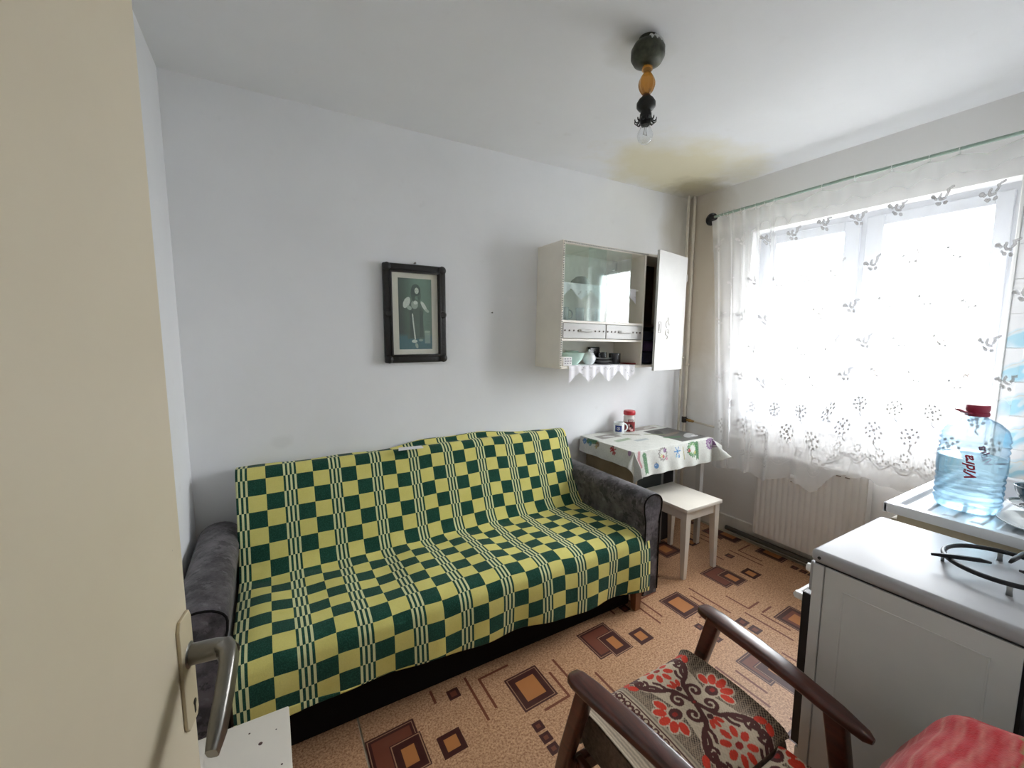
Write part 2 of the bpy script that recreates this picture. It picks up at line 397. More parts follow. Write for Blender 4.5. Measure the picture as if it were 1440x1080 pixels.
# linoleum with printed geometric pattern
def lino_mat(name, du=0.0, dv=0.0):
    m, nt, p = base(name); v = coords(nt)
    sx = nd(nt, 'ShaderNodeSeparateXYZ'); nt.links.new(v, sx.inputs[0]); X, Y = sx.outputs[0], sx.outputs[1]
    u = math_(nt, 'FLOORED_MODULO', math_(nt, 'ADD', X, 2.78+du), 1.016)
    yp = math_(nt, 'SUBTRACT', Y, math_(nt, 'MULTIPLY', math_(nt, 'ADD', X, 2.085), .054))
    vv = math_(nt, 'SUBTRACT', math_(nt, 'FLOORED_MODULO', math_(nt, 'ADD', yp, .958+.65+dv), .86), .65)
    cv = nd(nt, 'ShaderNodeCombineXYZ'); nt.links.new(u, cv.inputs[0]); nt.links.new(vv, cv.inputs[1])
    f = noise(nt, v, 130, 4, .7); f2 = noise(nt, v, 3, 4)
    col = mixc(nt, ramp(nt, f, .36, .62), (.23, .092, .040), (.63, .385, .22))
    col = mixc(nt, math_(nt, 'MULTIPLY', f2, .35), col, (.40, .22, .11))
    DK, MD, TN, OR, LN = (.050, .011, .008), (.15, .042, .022), (.34, .19, .11), (.40, .155, .045), (.15, .040, .018)
    def rect(u0, u1, v0, v1, c):
        nonlocal col
        if c is LN:
            if u1-u0 < .01: u0, u1 = u0-.0015, u1+.0015
            else: v0, v1 = v0-.0015, v1+.0015
        s = nd(nt, 'ShaderNodeVectorMath', operation='SUBTRACT'); nt.links.new(cv.outputs[0], s.inputs[0]); s.inputs[1].default_value = ((u0+u1)/2, (v0+v1)/2, 0)
        a = nd(nt, 'ShaderNodeVectorMath', operation='ABSOLUTE'); nt.links.new(s.outputs[0], a.inputs[0])
        d = nd(nt, 'ShaderNodeVectorMath', operation='SUBTRACT'); nt.links.new(a.outputs[0], d.inputs[0]); d.inputs[1].default_value = (abs(u1-u0)/2, abs(v1-v0)/2, 0)
        q = nd(nt, 'ShaderNodeSeparateXYZ'); nt.links.new(d.outputs[0], q.inputs[0])
        k = math_(nt, 'LESS_THAN', math_(nt, 'MAXIMUM', q.outputs[0], q.outputs[1]), 0.0)
        col = mixc(nt, k, col, c)
    def framed(u0, u1, v0, v1, lay):
        for ins, c in lay: rect(u0+ins, u1-ins, v0+ins, v1-ins, c)
    L1 = [(0, DK), (.007, TN), (.010, DK), (.020, MD)]
    framed(.04, .222, -.052, .128, L1); framed(.114, .230, -.078, .063, [(0, DK), (.004, TN), (.008, DK), (.034, OR)])
    framed(.272, .362, -.092, .0, [(0, DK), (.02, OR)])
    framed(.377, .427, .12, .17, [(0, DK), (.012, MD)])
    rect(.318, .326, .14, .215, LN); rect(.470, .478, -.04, .195, LN)
    rect(.521, .672, .149, .157, LN); rect(.521, .529, -.01, .157, LN)
    framed(.613, .777, -.090, .088, [(0, DK), (.008, TN), (.011, DK), (.036, OR)])
    rect(.806, .814, -.122, .02, LN); rect(.685, .814, -.126, -.118, LN)
    rect(.861, .869, -.19, .07, LN); rect(.980, .988, -.222, -.09, LN); rect(0, .076, -.226, -.218, LN); rect(.98, 1.016, -.226, -.218, LN)
    rect(.932, .940, -.472, -.228, LN); rect(.995, 1.003, -.43, -.28, LN); rect(0, .093, -.284, -.276, LN)
    for vc in (-.263, -.33): framed(.822, .878, vc-.026, vc+.026, [(0, DK), (.014, MD)])
    for vc in (-.162, -.214, -.262): framed(.604, .646, vc-.021, vc+.019, [(0, DK), (.012, MD)])
    framed(.012, .188, -.507, -.33, L1[:3]+[(.03, MD), (.05, OR)])
    framed(.564, .70, -.55, -.39, L1); framed(.60, .764, -.64, -.45, [(0, DK), (.005, TN), (.008, DK), (.045, OR)])
    framed(.30, .392, -.50, -.41, [(0, DK), (.02, OR)])
    rect(.452, .46, -.60, -.36, LN); rect(.51, .518, -.56, -.42, LN); rect(.80, .808, -.62, -.48, LN)
    # worn, dull patches
    wn = ramp(nt, noise(nt, v, 5, 5), .52, .75)
    col = mixc(nt, math_(nt, 'MULTIPLY', wn, .08), col, (.33, .22, .14))
    nt.links.new(col, p.inputs['Base Color']); p.inputs['Roughness'].default_value = .5; p.inputs['Specular IOR Level'].default_value = .35
    bn = nd(nt, 'ShaderNodeBump', i_Strength=.1, i_Distance=.002); nt.links.new(f, bn.inputs['Height']); nt.links.new(bn.outputs[0], p.inputs['Normal'])
    return m
tag(obj('linoleum_sheet', box((-2.738, -.05), (YF+.004, -.03), (-.002, .001)), lino_mat('patterned_linoleum')), 'large speckled tan linoleum sheet printed with brown framed rectangles, covering most of the floor', 'flooring')
tag(obj('linoleum_sheet', box((XL+.004, -2.746), (YF+.004, -.03), (-.002, .001)), lino_mat('patterned_linoleum_offcut', .47, .5)), 'narrow linoleum offcut beside the seam, in front of the sofa corner by the door', 'flooring')

# ------------------------------------------------------------------ cream door leaf, open into the room
DA, DB = Vector((-3.19, -2.385, 0)), Vector((-3.07, -1.70, 0))
dang = math.atan2(DB.y-DA.y, DB.x-DA.x)
door = struct(bpy.data.objects.new('door_1', None)); C.objects.link(door)
DM = Matrix.Translation(DA) @ Matrix.Rotation(dang, 4, 'Z')      # local: x along leaf, -y = face seen by the camera
def dobj(name, bm, mat, par, smooth=False):
    bmesh.ops.transform(bm, matrix=DM, verts=bm.verts[:]); return obj(name, bm, mat, par, smooth, 40)
door.location = DA
mcd, nt, p = base('chipped_cream_paint'); v = coords(nt)
c = mixc(nt, ramp(nt, noise(nt, v, 2.2, 5), .3, .7), (.70, .615, .455), (.77, .69, .52))
chip = ramp(nt, noise(nt, v, 55, 2), .80, .83)
c = mixc(nt, chip, c, (.10, .07, .05)); nt.links.new(c, p.inputs['Base Color']); p.inputs['Roughness'].default_value = .42
bn = nd(nt, 'ShaderNodeBump', i_Strength=.12, i_Distance=.004); nt.links.new(noise(nt, v, 14, 4), bn.inputs['Height']); nt.links.new(bn.outputs[0], p.inputs['Normal'])
leaf = dobj('door_leaf', box((0.006, .6955), (0, .038), (.012, 2.0), .003), mcd, door)
mat_steel = M('worn_dark_steel', (.23, .22, .20), .32, metal=.9, var=.15, vscale=30)
plate_m = M('painted_lock_plate', (.62, .53, .36), .42, var=.08)
pb = prism([(.657+a, z) for a, z in ((0, .998), (.006, .990), (.032, .990), (.037, .998), (.037, 1.122), (.032, 1.132), (.006, 1.132), (0, 1.122))], 'y', -.004, 0, .0012)
plate = dobj('lock_plate', pb, plate_m, door)
kb = box((.6795, .6835), (-.0046, -.0038), (1.000, 1.014)); lathe([(0, 0), (.0038, 0), (.0038, .0008), (0, .0008)], (.6815, -.0042, 1.014), 12, kb, Matrix.Rotation(R_(90), 4, 'X'))
dobj('keyhole', kb, mat_black, plate)
pts = [(.680, -.002, 1.078), (.680, -.03, 1.079), (.678, -.041, 1.079), (.668, -.048, 1.077), (.655, -.050, 1.070), (.63, -.051, 1.054), (.60, -.051, 1.036), (.582, -.050, 1.026)]
hb = tube(pts[:4], [.0125, .0125, .0125, .0125], 16)
bar(pts[2:], [.0125, .0150, .0158, .0160, .0155, .0110], [.0110, .0095, .0085, .0080, .0076, .0055], .006, (.5, 0, -1), bm=hb)
lathe([(0, 0), (.0155, 0), (.0155, .004), (.0130, .0055), (0, .0055)], (.680, 0, 1.078), 20, hb, Matrix.Rotation(R_(90), 4, 'X'))
dobj('door_handle', hb, mat_steel, door, True)
for z in (.25, 1.75): dobj('hinge', lathe([(0, 0), (.008, 0), (.008, .09), (0, .09)], (.0, -.006, z), 12), mat_cream, door)

# ------------------------------------------------------------------ sofa
mv, nt, p = base('grey_crushed_velvet'); v = coords(nt)
n1 = noise(nt, v, 9, 6, .65); n2 = noise(nt, v, 60, 4)
c = mixc(nt, ramp(nt, n1, .42, .60), (.016, .013, .016), (.125, .110, .122)); c = mixc(nt, math_(nt, 'MULTIPLY', n2, .3), c, (.17, .155, .17))
n3 = noise(nt, v, 17, 5, .7); c = mixc(nt, math_(nt, 'MULTIPLY', ramp(nt, n3, .54, .60), .8), c, (.012, .010, .012)); c = mixc(nt, math_(nt, 'MULTIPLY', ramp(nt, noise(nt, v, 26, 4), .60, .68), .35), c, (.26, .24, .27))
nt.links.new(c, p.inputs['Base Color']); p.inputs['Roughness'].default_value = .7; p.inputs['Sheen Weight'].default_value = .25; p.inputs['Sheen Roughness'].default_value = .4
bn = nd(nt, 'ShaderNodeBump', i_Strength=.5, i_Distance=.01); nt.links.new(n1, bn.inputs['Height']); nt.links.new(bn.outputs[0], p.inputs['Normal'])
mat_velvet = mv
mat_dark = M('dark_sofa_base', (.010, .009, .009), .9, spec=.1)
mat_legwood = M('varnished_brown_wood', (.20, .075, .028), .35, var=.25, vscale=20, stretch=(1, 1, .1))
sofa = thing('sofa', (-2.2, -.45, 0), 'long sofa bed in grey crushed velvet against the back wall, mostly under the checked blanket', 'sofa')
obj('base', box((-3.10, -1.31), (-.755, -.12), (.002, .20), .01), mat_dark, sofa)
obj('seat', box((-3.10, -1.315), (-.815, -.20), (.20, .415), .045, 4), mat_velvet, sofa, True, 60)
bk = prism([(-.205, .40), (-.185, .36), (-.03, .36), (-.025, .80), (-.05, .845), (-.095, .850), (-.125, .82), (-.27, .44)], 'x', -3.112, -1.315, .012)
obj('backrest', bk, mat_velvet, sofa, True, 50)
def arm(x0, x1, y0, y1, ztop, zb=.08):
    n = 12; secs = []
    hw = (x1-x0)/2; cx = (x0+x1)/2
    ys = [y1, y1+.0, y0+.03, y0+.008, y0]; sc = [.97, 1, 1, .985, .93]
    ys = [y1, y1-.02, (y1+y0)/2, y0+.03, y0+.010, y0]; sc = [.93, 1, 1, 1, .98, .90]
    for y, s in zip(ys, sc):
        sec = [(cx-hw*.78*s, y, zb), (cx+hw*.78*s, y, zb), (cx+hw*.80*s, y, ztop-.13), (cx+hw*.98*s, y, ztop-.085)]
        for i in range(n+1):
            a = math.pi*i/n; sec.append((cx+hw*s*math.cos(a), y, ztop-.055+.055*s*math.sin(a)))
        sec += [(cx-hw*.98*s, y, ztop-.085), (cx-hw*.80*s, y, ztop-.13)]
        secs.append([Vector(q) for q in sec])
    return loft(secs)
for ax0, ax1, ay0, azt in ((-1.312, -1.172, -.835, .645), (-3.275, -3.118, -.80, .63)):
    ar = obj('armrest', arm(ax0, ax1, ay0, -.07, azt), mat_velvet, sofa, True, 50)
    hw_ = (ax1-ax0)/2-.004; cxa = (ax0+ax1)/2
    ol = [(cxa+hw_*.78, ay0-.001, .10), (cxa+hw_*.78, ay0-.001, azt-.15), (cxa+hw_*.97, ay0-.001, azt-.09)]
    ol += [(cxa+hw_*math.cos(a), ay0-.001, azt-.058+.052*math.sin(a)) for a in np.linspace(0, math.pi, 13)]
    ol += [(cxa-hw_*.97, ay0-.001, azt-.09), (cxa-hw_*.78, ay0-.001, azt-.15), (cxa-hw_*.78, ay0-.001, .10)]
    obj("piping", tube(ol, .0038, 8), mat_dark, ar, True)
def tleg(cx, cy, zt, r0=.016, r1=.024, z0=.0012, lean=0):
    return loft([[Vector((cx+a*r0, cy+b_*r0, z0)) for a, b_ in ((-1, -1), (1, -1), (1, 1), (-1, 1))], [Vector((cx+a*r1, cy+lean+b_*r1, zt)) for a, b_ in ((-1, -1), (1, -1), (1, 1), (-1, 1))]])
for x, y in ((-1.315, -.805), (-3.06, -.76), (-1.36, -.16), (-3.06, -.16)): obj('leg', tleg(x, y, .12 if y < -.3 else .07), mat_legwood, sofa)

# checked blanket over back and seat
mb, nt, p = base('green_yellow_check_weave')
uvn = nd(nt, 'ShaderNodeUVMap'); sx = nd(nt, 'ShaderNodeSeparateXYZ'); nt.links.new(uvn.outputs[0], sx.inputs[0])
PER, SQ = .1965, .0712; ST = (PER-2*SQ)/6
um = math_(nt, 'FLOORED_MODULO', sx.outputs[0], PER)
big = math_(nt, 'LESS_THAN', um, 2*SQ)
i1 = math_(nt, 'FLOOR', math_(nt, 'DIVIDE', um, SQ)); i2 = math_(nt, 'FLOOR', math_(nt, 'DIVIDE', math_(nt, 'SUBTRACT', um, 2*SQ), ST))
row = math_(nt, 'FLOOR', math_(nt, 'DIVIDE', sx.outputs[1], SQ))
i = math_(nt, 'ADD', math_(nt, 'MULTIPLY', big, i1), math_(nt, 'MULTIPLY', math_(nt, 'SUBTRACT', 1, big), i2))
par = math_(nt, 'FLOORED_MODULO', math_(nt, 'ADD', i, row), 2)
v = coords(nt); n1 = noise(nt, v, 220, 3, .7); n2 = noise(nt, v, 18, 4)
yel = mixc(nt, n2, (.73, .655, .17), (.83, .755, .27)); pale = mixc(nt, n2, (.72, .74, .38), (.80, .80, .46))
lite = mixc(nt, big, pale, yel)
grn = mixc(nt, ramp(nt, n1, .45, .8), (.004, .050, .038), (.016, .130, .102))
c = mixc(nt, par, grn, lite); c = mixc(nt, math_(nt, 'MULTIPLY', n1, .25), c, (.1, .12, .04))
nt.links.new(c, p.inputs['Base Color']); p.inputs['Roughness'].default_value = .95; p.inputs['Specular IOR Level'].default_value = .08; p.inputs['Sheen Weight'].default_value = .08
bn = nd(nt, 'ShaderNodeBump', i_Strength=.35, i_Distance=.003); nt.links.new(n1, bn.inputs['Height']); nt.links.new(bn.outputs[0], p.inputs['Normal'])
def polyres(pts, n):
    P = np.array(pts, float); d = np.r_[0, np.cumsum(np.hypot(*np.diff(P, axis=0).T))]; s = np.linspace(0, d[-1], n)
    return np.stack([np.interp(s, d, P[:, k]) for k in range(2)], 1)
def smooth1(P, it=6):
    P = P.copy()
    for _ in range(it): P[1:-1] = (P[:-2]+2*P[1:-1]+P[2:])/4
    return P
nvv, nuu = 260, 240
us = np.linspace(0, 1, nuu)
P = np.zeros((nuu, nvv, 3)); UV = np.zeros((nuu, nvv, 2))
for k, s in enumerate(us):
    hem = .245*(1-s)+.118*s + .006*math.sin(s*23)
    zt = .868 - .006*s
    bmp = .038*math.exp(-((s-.62)/.20)**4)+.004*math.sin(s*30)
    prof = [(-.010, zt-.03+bmp), (-.016, zt-.012+bmp), (-.030, zt-.010+bmp*.75), (-.045, zt-.010), (-.075, zt-.004), (-.105, zt), (-.135, zt-.02), (-.150, zt-.06), (-.225, .62), (-.285, .47), (-.325, .428), (-.42, .430), (-.60, .436), (-.75, .440), (-.805, .428), (-.835, .395), (-.845, .33), (-.846, .2), (-.842, hem)]
    q = smooth1(polyres(prof, nvv), 8)
    # sagging / creasing
    t = np.linspace(0, 1, nvv)
    seat = np.exp(-((q[:, 0]+.55)/.16)**2)*(q[:, 1] > .40)
    q[:, 1] += seat*(.007*math.sin(s*15+1)+.005*math.sin(s*37)) + .004*np.sin(s*50+q[:, 0]*14)*np.exp(-((q[:, 0]+.36)/.07)**2)
    hang = np.clip((.40-q[:, 1])/.25, 0, 1)*(q[:, 0] < -.8)
    q[:, 0] += -hang*(.010*math.sin(s*19+.5)+.006*math.sin(s*41))
    # slant: columns run slightly askew, right end bulges outward over the front corner
    x0, x1 = -3.122, -1.296
    x = x0+(x1-x0)*s + np.where(q[:, 0] < -.2, (s**6)*.035*np.clip((-q[:, 0]-.3)/.5, 0, 1), 0)
    lift = (s > .985)*1.0
    P[k, :, 0] = x; P[k, :, 1] = q[:, 0]; P[k, :, 2] = q[:, 1]
    d = np.r_[0, np.cumsum(np.hypot(*np.diff(q, axis=0).T))]
    UV[k, :, 0] = (x1-x0)*s + (PER-.045); UV[k, :, 1] = d - .095 + 21*SQ
# right front corner: cloth folds round and drops a little at the side
blk = grid('checked_blanket', P, mb, None, UV, thick=.006, offset=1)
tag(blk, 'green and yellow checked wool blanket spread over the back and seat of the sofa', 'blanket')

# ------------------------------------------------------------------ framed photograph on the back wall
pic = thing('framed_picture', (-2.25, 0, 1.587), 'black carved frame with a green-tinted photograph of a standing person, hanging above the sofa', 'picture')
x0, x1, z0, z1 = -2.424, -2.076, 1.322, 1.852
b = B()
for (xa, xb, za, zb) in ((x0, x0+.045, z0, z1), (x1-.045, x1, z0, z1), (x0+.03, x1-.03, z1-.045, z1), (x0+.03, x1-.03, z0, z0+.045)):
    box((xa, xb), (-.034, -.006), (za, zb), .009, 3, b)
for (xa, xb, za, zb) in ((x0+.031, x0+.045, z0+.03, z1-.03), (x1-.045, x1-.031, z0+.03, z1-.03), (x0+.03, x1-.03, z1-.045, z1-.031), (x0+.03, x1-.03, z0+.031, z0+.045)):
    box((xa, xb), (-.041, -.03), (za, zb), .004, 2, b)
mfr = M('black_carved_wood', (.012, .011, .010), .38, bump=.6, bscale=45)
obj('frame', b, mfr, pic, True, 40)
for cx in (x0+.021, x1-.021):
    for cz in (z0+.021, z1-.021):
        obj('corner_ornament', lathe([(0, -.008), (.021, -.008), (.0225, 0), (.017, .008), (.008, .012), (0, .013)], (cx, -.036, cz), 16, None, Matrix.Rotation(R_(90), 4, 'X')), mfr, pic, True, 40)
    obj('side_ornament', lathe([(0, -.008), (.020, -.008), (.022, 0), (.014, .008), (0, .007)], (cx, -.034, (z0+z1)/2), 16, None, Matrix.Rotation(R_(90), 4, 'X')), mfr, pic, True, 40)
obj('mat_board', box((x0+.04, x1-.04), (-.018, -.008), (z0+.04, z1-.04)), M('yellowed_mat_board', (.84, .83, .70), .8, var=.05), pic)
# the print (flat), painted on a fine sheet
pw, ph = .186, .384; nu, nv = 150, 300
Ug, Vg = np.meshgrid(np.linspace(-pw/2, pw/2, nu), np.linspace(-ph/2, ph/2, nv), indexing='ij')
g = .40+.12*np.sin(Ug*22+1)+.10*(Vg/ph); g = g - .16*np.exp(-((Ug+.07)/.05)**2)
colp = np.stack([g*.20, g*.34, g*.25], -1)
fl = np.clip((-.105-Vg)/.02, 0, 1)[..., None]; colp = colp*(1-fl)+np.array([.035, .105, .115])*fl
def pp(mask, c, a=1.0):
    global colp
    colp = np.where(mask[..., None], colp*(1-a)+np.array(c)*a, colp)
D1, D2, L1c, L2c = (.030, .055, .042), (.055, .085, .065), (.50, .58, .50), (.30, .38, .31)
pp(ell(Ug, Vg, .002, .02, .045, .06), D2, .7)
pp((np.abs(Ug-.002) < .030+(.06-Vg)*.10) & (Vg < .035) & (Vg > -.135), D2, .85)          # long skirt
pp((np.abs(Ug+.022) < .009) & (Vg < .03) & (Vg > -.13), D1, .8); pp((np.abs(Ug-.033) < .010) & (Vg < .02) & (Vg > -.125), D1, .8)
pp(dseg(Ug, Vg, [(-.017, .000), (-.012, -.06), (-.004, -.135)]) < .0035, L1c, .9)            # pale apron edge
pp(ell(Ug, Vg, -.004, .052, .019, .024), L2c, .75); pp(ell(Ug, Vg, .002, .062, .012, .010), L1c, .8)
pp(ell(Ug, Vg, -.048, .062, .017, .032, -.45), L1c, .85); pp(ell(Ug, Vg, -.034, .034, .015, .011, -.6), L2c, .85)   # sleeve, arm to the hip
pp(ell(Ug, Vg, .048, .045, .010, .030, .55), L1c, .85); pp(ell(Ug, Vg, .066, .020, .013, .008, -.5), L2c, .9)
pp(ell(Ug, Vg, .004, .130, .026, .032), D1, .9); pp(ell(Ug, Vg, -.012, .105, .012, .036, .1), D1, .85); pp(ell(Ug, Vg, .022, .102, .010, .030), D1, .7)
pp(ell(Ug, Vg, .009, .127, .0115, .0165), (.45, .52, .44), .9); pp(ell(Ug, Vg, .005, .129, .0022, .0013), D1, .8); pp(ell(Ug, Vg, .013, .129, .0022, .0013), D1, .8); pp(ell(Ug, Vg, .009, .119, .004, .0014), D1, .7)
pp((np.abs(Ug-.066) < .016) & (Vg > -.16) & (Vg < -.095), L2c, .45); pp(ell(Ug, Vg, .066, -.094, .017, .006), L2c, .6)
pp(ell(Ug, Vg, -.008, -.148, .016, .009), L1c, .8); pp(ell(Ug, Vg, .004, -.172, .008, .015, .3), L2c, .8); pp(ell(Ug, Vg, .028, -.142, .012, .007), L2c, .6)
colp = 1.9*colp*(1+.10*rng.standard_normal(colp.shape[:2]))[..., None]
Pg = np.stack([Ug-2.25, np.full_like(Ug, -.0186), Vg+1.587], -1)
mpr = M_col('printed_photograph', .6, 0, spec=.3, sheen=0)
grid('print', Pg, mpr, pic, col=colp, smooth=False)
mgl = thin_glass('picture_glass', (.98, .98, .98), .03)
mat_clear = mgl
obj('glass', box((x0+.04, x1-.04), (-.0235, -.0215), (z0+.04, z1-.04)), mgl, pic)
obj('hook', lathe([(0, 0), (.004, 0), (.004, .018), (.006, .018), (0, .021)], (-2.245, -.001, 1.862), 10, None, Matrix.Rotation(R_(90), 4, 'X')), mat_steel, pic)
tag(obj('nail', lathe([(0, 0), (.002, 0), (.002, .014), (.0045, .014), (.004, .016), (0, .017)], (-1.772, -.001, 1.61), 10, None, Matrix.Rotation(R_(90), 4, 'X')), mat_steel), 'small bare nail in the back wall between the framed picture and the wall cabinet', 'nail')

# ------------------------------------------------------------------ wall cabinet
mc = M('cream_lacquered_board', (.90, .85, .76), .38, var=.03)
mcw = M('white_lacquered_board', (.58, .57, .545), .35, var=.03)
mci = M('cabinet_back_board', (.80, .79, .73), .6, var=.06)
mdk = M('dark_red_brown_wood', (.055, .018, .012), .5, var=.3, vscale=12)
CX0, CX1, CY, CZ0, CZ1 = -1.445, -.372, -.27, 1.272, 2.030
cab = thing('wall_cabinet', (-1.445, 0, 1.65), 'cream wall cabinet with sliding glass, two drawers and a door ajar, above the table', 'cabinet')
b = box((CX0, CX0+.016), (CY, -.002), (CZ0, CZ1), .002); obj('side_panel', b, mc, cab)
obj('side_panel', box((CX1-.016, CX1), (CY, -.002), (CZ0, CZ1), .002), mc, cab)
obj('top_panel', box((CX0+.016, CX1-.016), (CY, -.002), (CZ1-.016, CZ1), .002), mc, cab)
obj('bottom_panel', box((CX0+.016, CX1-.016), (CY, -.002), (CZ0, CZ0+.016), .002), mc, cab)
obj('divider', box((-.768, -.752), (CY+.002, -.008), (CZ0+.016, CZ1-.016), .001), mc, cab)
obj('back_panel', box((CX0+.016, -.768), (-.008, -.003), (CZ0+.016, CZ1-.016)), mci, cab)
obj('back_panel', box((-.752, CX1-.016), (-.008, -.003), (CZ0+.016, CZ1-.016)), mdk, cab)
obj('shelf', box((CX0+.016, -.768), (CY+.002, -.008), (1.552, 1.566)), mc, cab)
obj('shelf', box((CX0+.016, -.768), (CY+.002, -.008), (1.442, 1.456)), mc, cab)
obj('shelf', box((CX0+.016, -.768), (CY+.05, -.008), (1.784, 1.794)), mci, cab)
obj('shelf', box((-.752, CX1-.016), (CY+.02, -.008), (1.548, 1.562)), mdk, cab)
mb_ = B()                                                   # twisted-rope beading glued on the front edges
for k in range(52):
    xx = CX0+.012+k*(.70/52); lathe([(0, -.006), (.0052, -.003), (.0062, 0), (.0052, .003), (0, .006)], (xx, CY-.002, CZ1-.008), 6, mb_, Matrix.Rotation(R_(60), 4, 'Y'))
for k in range(54):
    zz = CZ0+.01+k*(.74/54); lathe([(0, -.006), (.0042, -.003), (.0052, 0), (.0042, .003), (0, .006)], (CX0+.008, CY-.002, zz), 6, mb_, Matrix.Rotation(R_(30), 4, 'Y'))
obj('beading', mb_, mcw, cab, True)
mgc = thin_glass('cabinet_glass', (.93, .975, .955), .015, .09)
obj('sliding_glass', box((CX0+.018, -1.088), (CY+.020, CY+.024), (1.568, 2.012)), mgc, cab)
obj('sliding_glass', box((-1.24, -.882), (CY+.008, CY+.012), (1.568, 2.012)), mgc, cab)
mink = M('dark_carving', (.16, .13, .11), .5)
for xa, xb in ((CX0+.018, -1.093), (-1.087, -.770)):
    d = obj('drawer', box((xa, xb), (CY-.004, -.05), (1.459, 1.549), .002), mcw, cab)
    cx = (xa+xb)/2
    for k in range(10):
        q = xa+.012+k*(xb-xa-.03)/9
        if k in (4, 5): continue
        obj('carving', lathe([(0, 0), (.006, 0), (.0045, .004), (0, .005)], (q, CY-.004, 1.505), 8, None, Matrix.Rotation(R_(90), 4, 'X')), mink, d)
    b = box((cx-.045, cx+.05), (CY-.018, CY-.004), (1.498, 1.513), .005, 2); box((cx-.055, cx-.03), (CY-.012, CY-.004), (1.496, 1.515), .003, 1, b)
    obj('handle', b, mcw, d)
# door ajar, hinged on the right
DMc = Matrix.Translation((CX1, CY-.004, 0)) @ Matrix.Rotation(R_(11.5), 4, 'Z')
def cobj(name, bm, mat, par, smooth=False):
    bmesh.ops.transform(bm, matrix=DMc, verts=bm.verts[:]); return obj(name, bm, mat, par, smooth)
cd = cobj('door', box((-.379, 0), (-.017, 0), (CZ0-.018, CZ1+.012), .002), mcw, cab)
b = box((-.352, -.348), (-.0195, -.016), (1.508, 1.58)); box((-.322, -.318), (-.0195, -.016), (1.508, 1.58), bm=b); box((-.352, -.318), (-.0195, -.016), (1.576, 1.58), bm=b); box((-.352, -.318), (-.0195, -.016), (1.506, 1.51), bm=b); box((-.342, -.337), (-.0195, -.016), (1.52, 1.565), bm=b)
cobj('latch', b, M('grey_metal_latch', (.30, .28, .26), .4, metal=.6), cd)
b = B()
for cz, s in ((1.567, 1), (1.512, -1)):
    tube([(-.235+.022*math.cos(a), -.0185, cz+.022*math.sin(a)) for a in np.linspace(.6, 4.6, 14)], .0022, 6, b); tube([(-.222+.010*math.cos(a), -.0185, cz+.010*math.sin(a)) for a in np.linspace(-1, 3.4, 10)], .0018, 6, b)
    tube([(-.232, -.0185, cz+s*.02), (-.228, -.0185, cz+s*.035), (-.235, -.0185, cz+s*.045)], .002, 6, b)
cobj('ornament', b, M('faded_ornament', (.55, .52, .48), .5), cd)
for z in (1.40, 1.90): cobj('hinge', box((-.004, .006), (-.02, -.002), (z-.025, z+.025), .002), mcw, cd)
cab.rotation_euler = (0, R_(1.1), 0)
TILT = math.tan(R_(1.1))
def cz(x, z): return z - (x+1.445)*TILT        # height of a cabinet level at x after the tilt

# lace strips (white crochet), scalloped
def lace_mat(name):
    m, nt, p = base(name); nt.nodes.remove(p)
    uvn = nd(nt, 'ShaderNodeUVMap'); vo = nd(nt, 'ShaderNodeTexVoronoi', i_Scale=95.0); vo.feature = 'DISTANCE_TO_EDGE'; nt.links.new(uvn.outputs[0], vo.inputs['Vector'])
    n = noise(nt, uvn.outputs[0], 30, 2)
    k = ramp(nt, vo.outputs['Distance'], .10, .22)
    k = math_(nt, 'MULTIPLY', k, ramp(nt, n, .56, .70))
    d = nd(nt, 'ShaderNodeBsdfDiffuse', i_0=(.86, .85, .88, 1)); t = nd(nt, 'ShaderNodeBsdfTransparent'); mx = nd(nt, 'ShaderNodeMixShader')
    nt.links.new(math_(nt, 'MULTIPLY', k, .9), mx.inputs[0]); nt.links.new(d.outputs[0], mx.inputs[1]); nt.links.new(t.outputs[0], mx.inputs[2]); nt.links.new(mx.outputs[0], nt.nodes['Material Output'].inputs[0])
    return m
mlace = lace_mat('white_crochet_lace')
def lace(name, x0, x1, ztop_f, yf, ydeep, drop, nsc, label, cuts):
    nu, nv = 150, 34; P = np.zeros((nu, nv, 3)); UV = np.zeros((nu, nv, 2))
    for i in range(nu):
        s = i/(nu-1); x = x0+(x1-x0)*s; ph = s*nsc
        dr = drop*(.36+.64*abs(1-2*((ph+.0) % 1)))
        zt = ztop_f(x)+.0025
        for j in range(nv):
            t = j/(nv-1); L = ydeep+dr; l = t*L
            if l < ydeep: y, z = yf+ydeep-l-.003, zt
            else: y, z = yf-.006-.002*math.sin(s*60), zt-(l-ydeep)
            P[i, j] = (x, y, z); UV[i, j] = (x, l)
    return tag(grid(name, P, mlace, None, UV), label, 'lace')
lace('lace_runner', -1.385, -.83, lambda x: cz(x, CZ0+.016), CY, .20, .105, 3.4, 'white crochet lace on the open bottom cabinet shelf, its scalloped edge hanging below', 0)
lace('lace_runner', -1.42, -.79, lambda x: cz(x, 1.794), CY+.05, .16, .10, 4, 'white crochet lace on the glazed shelf of the wall cabinet, hanging behind the glass', 0)

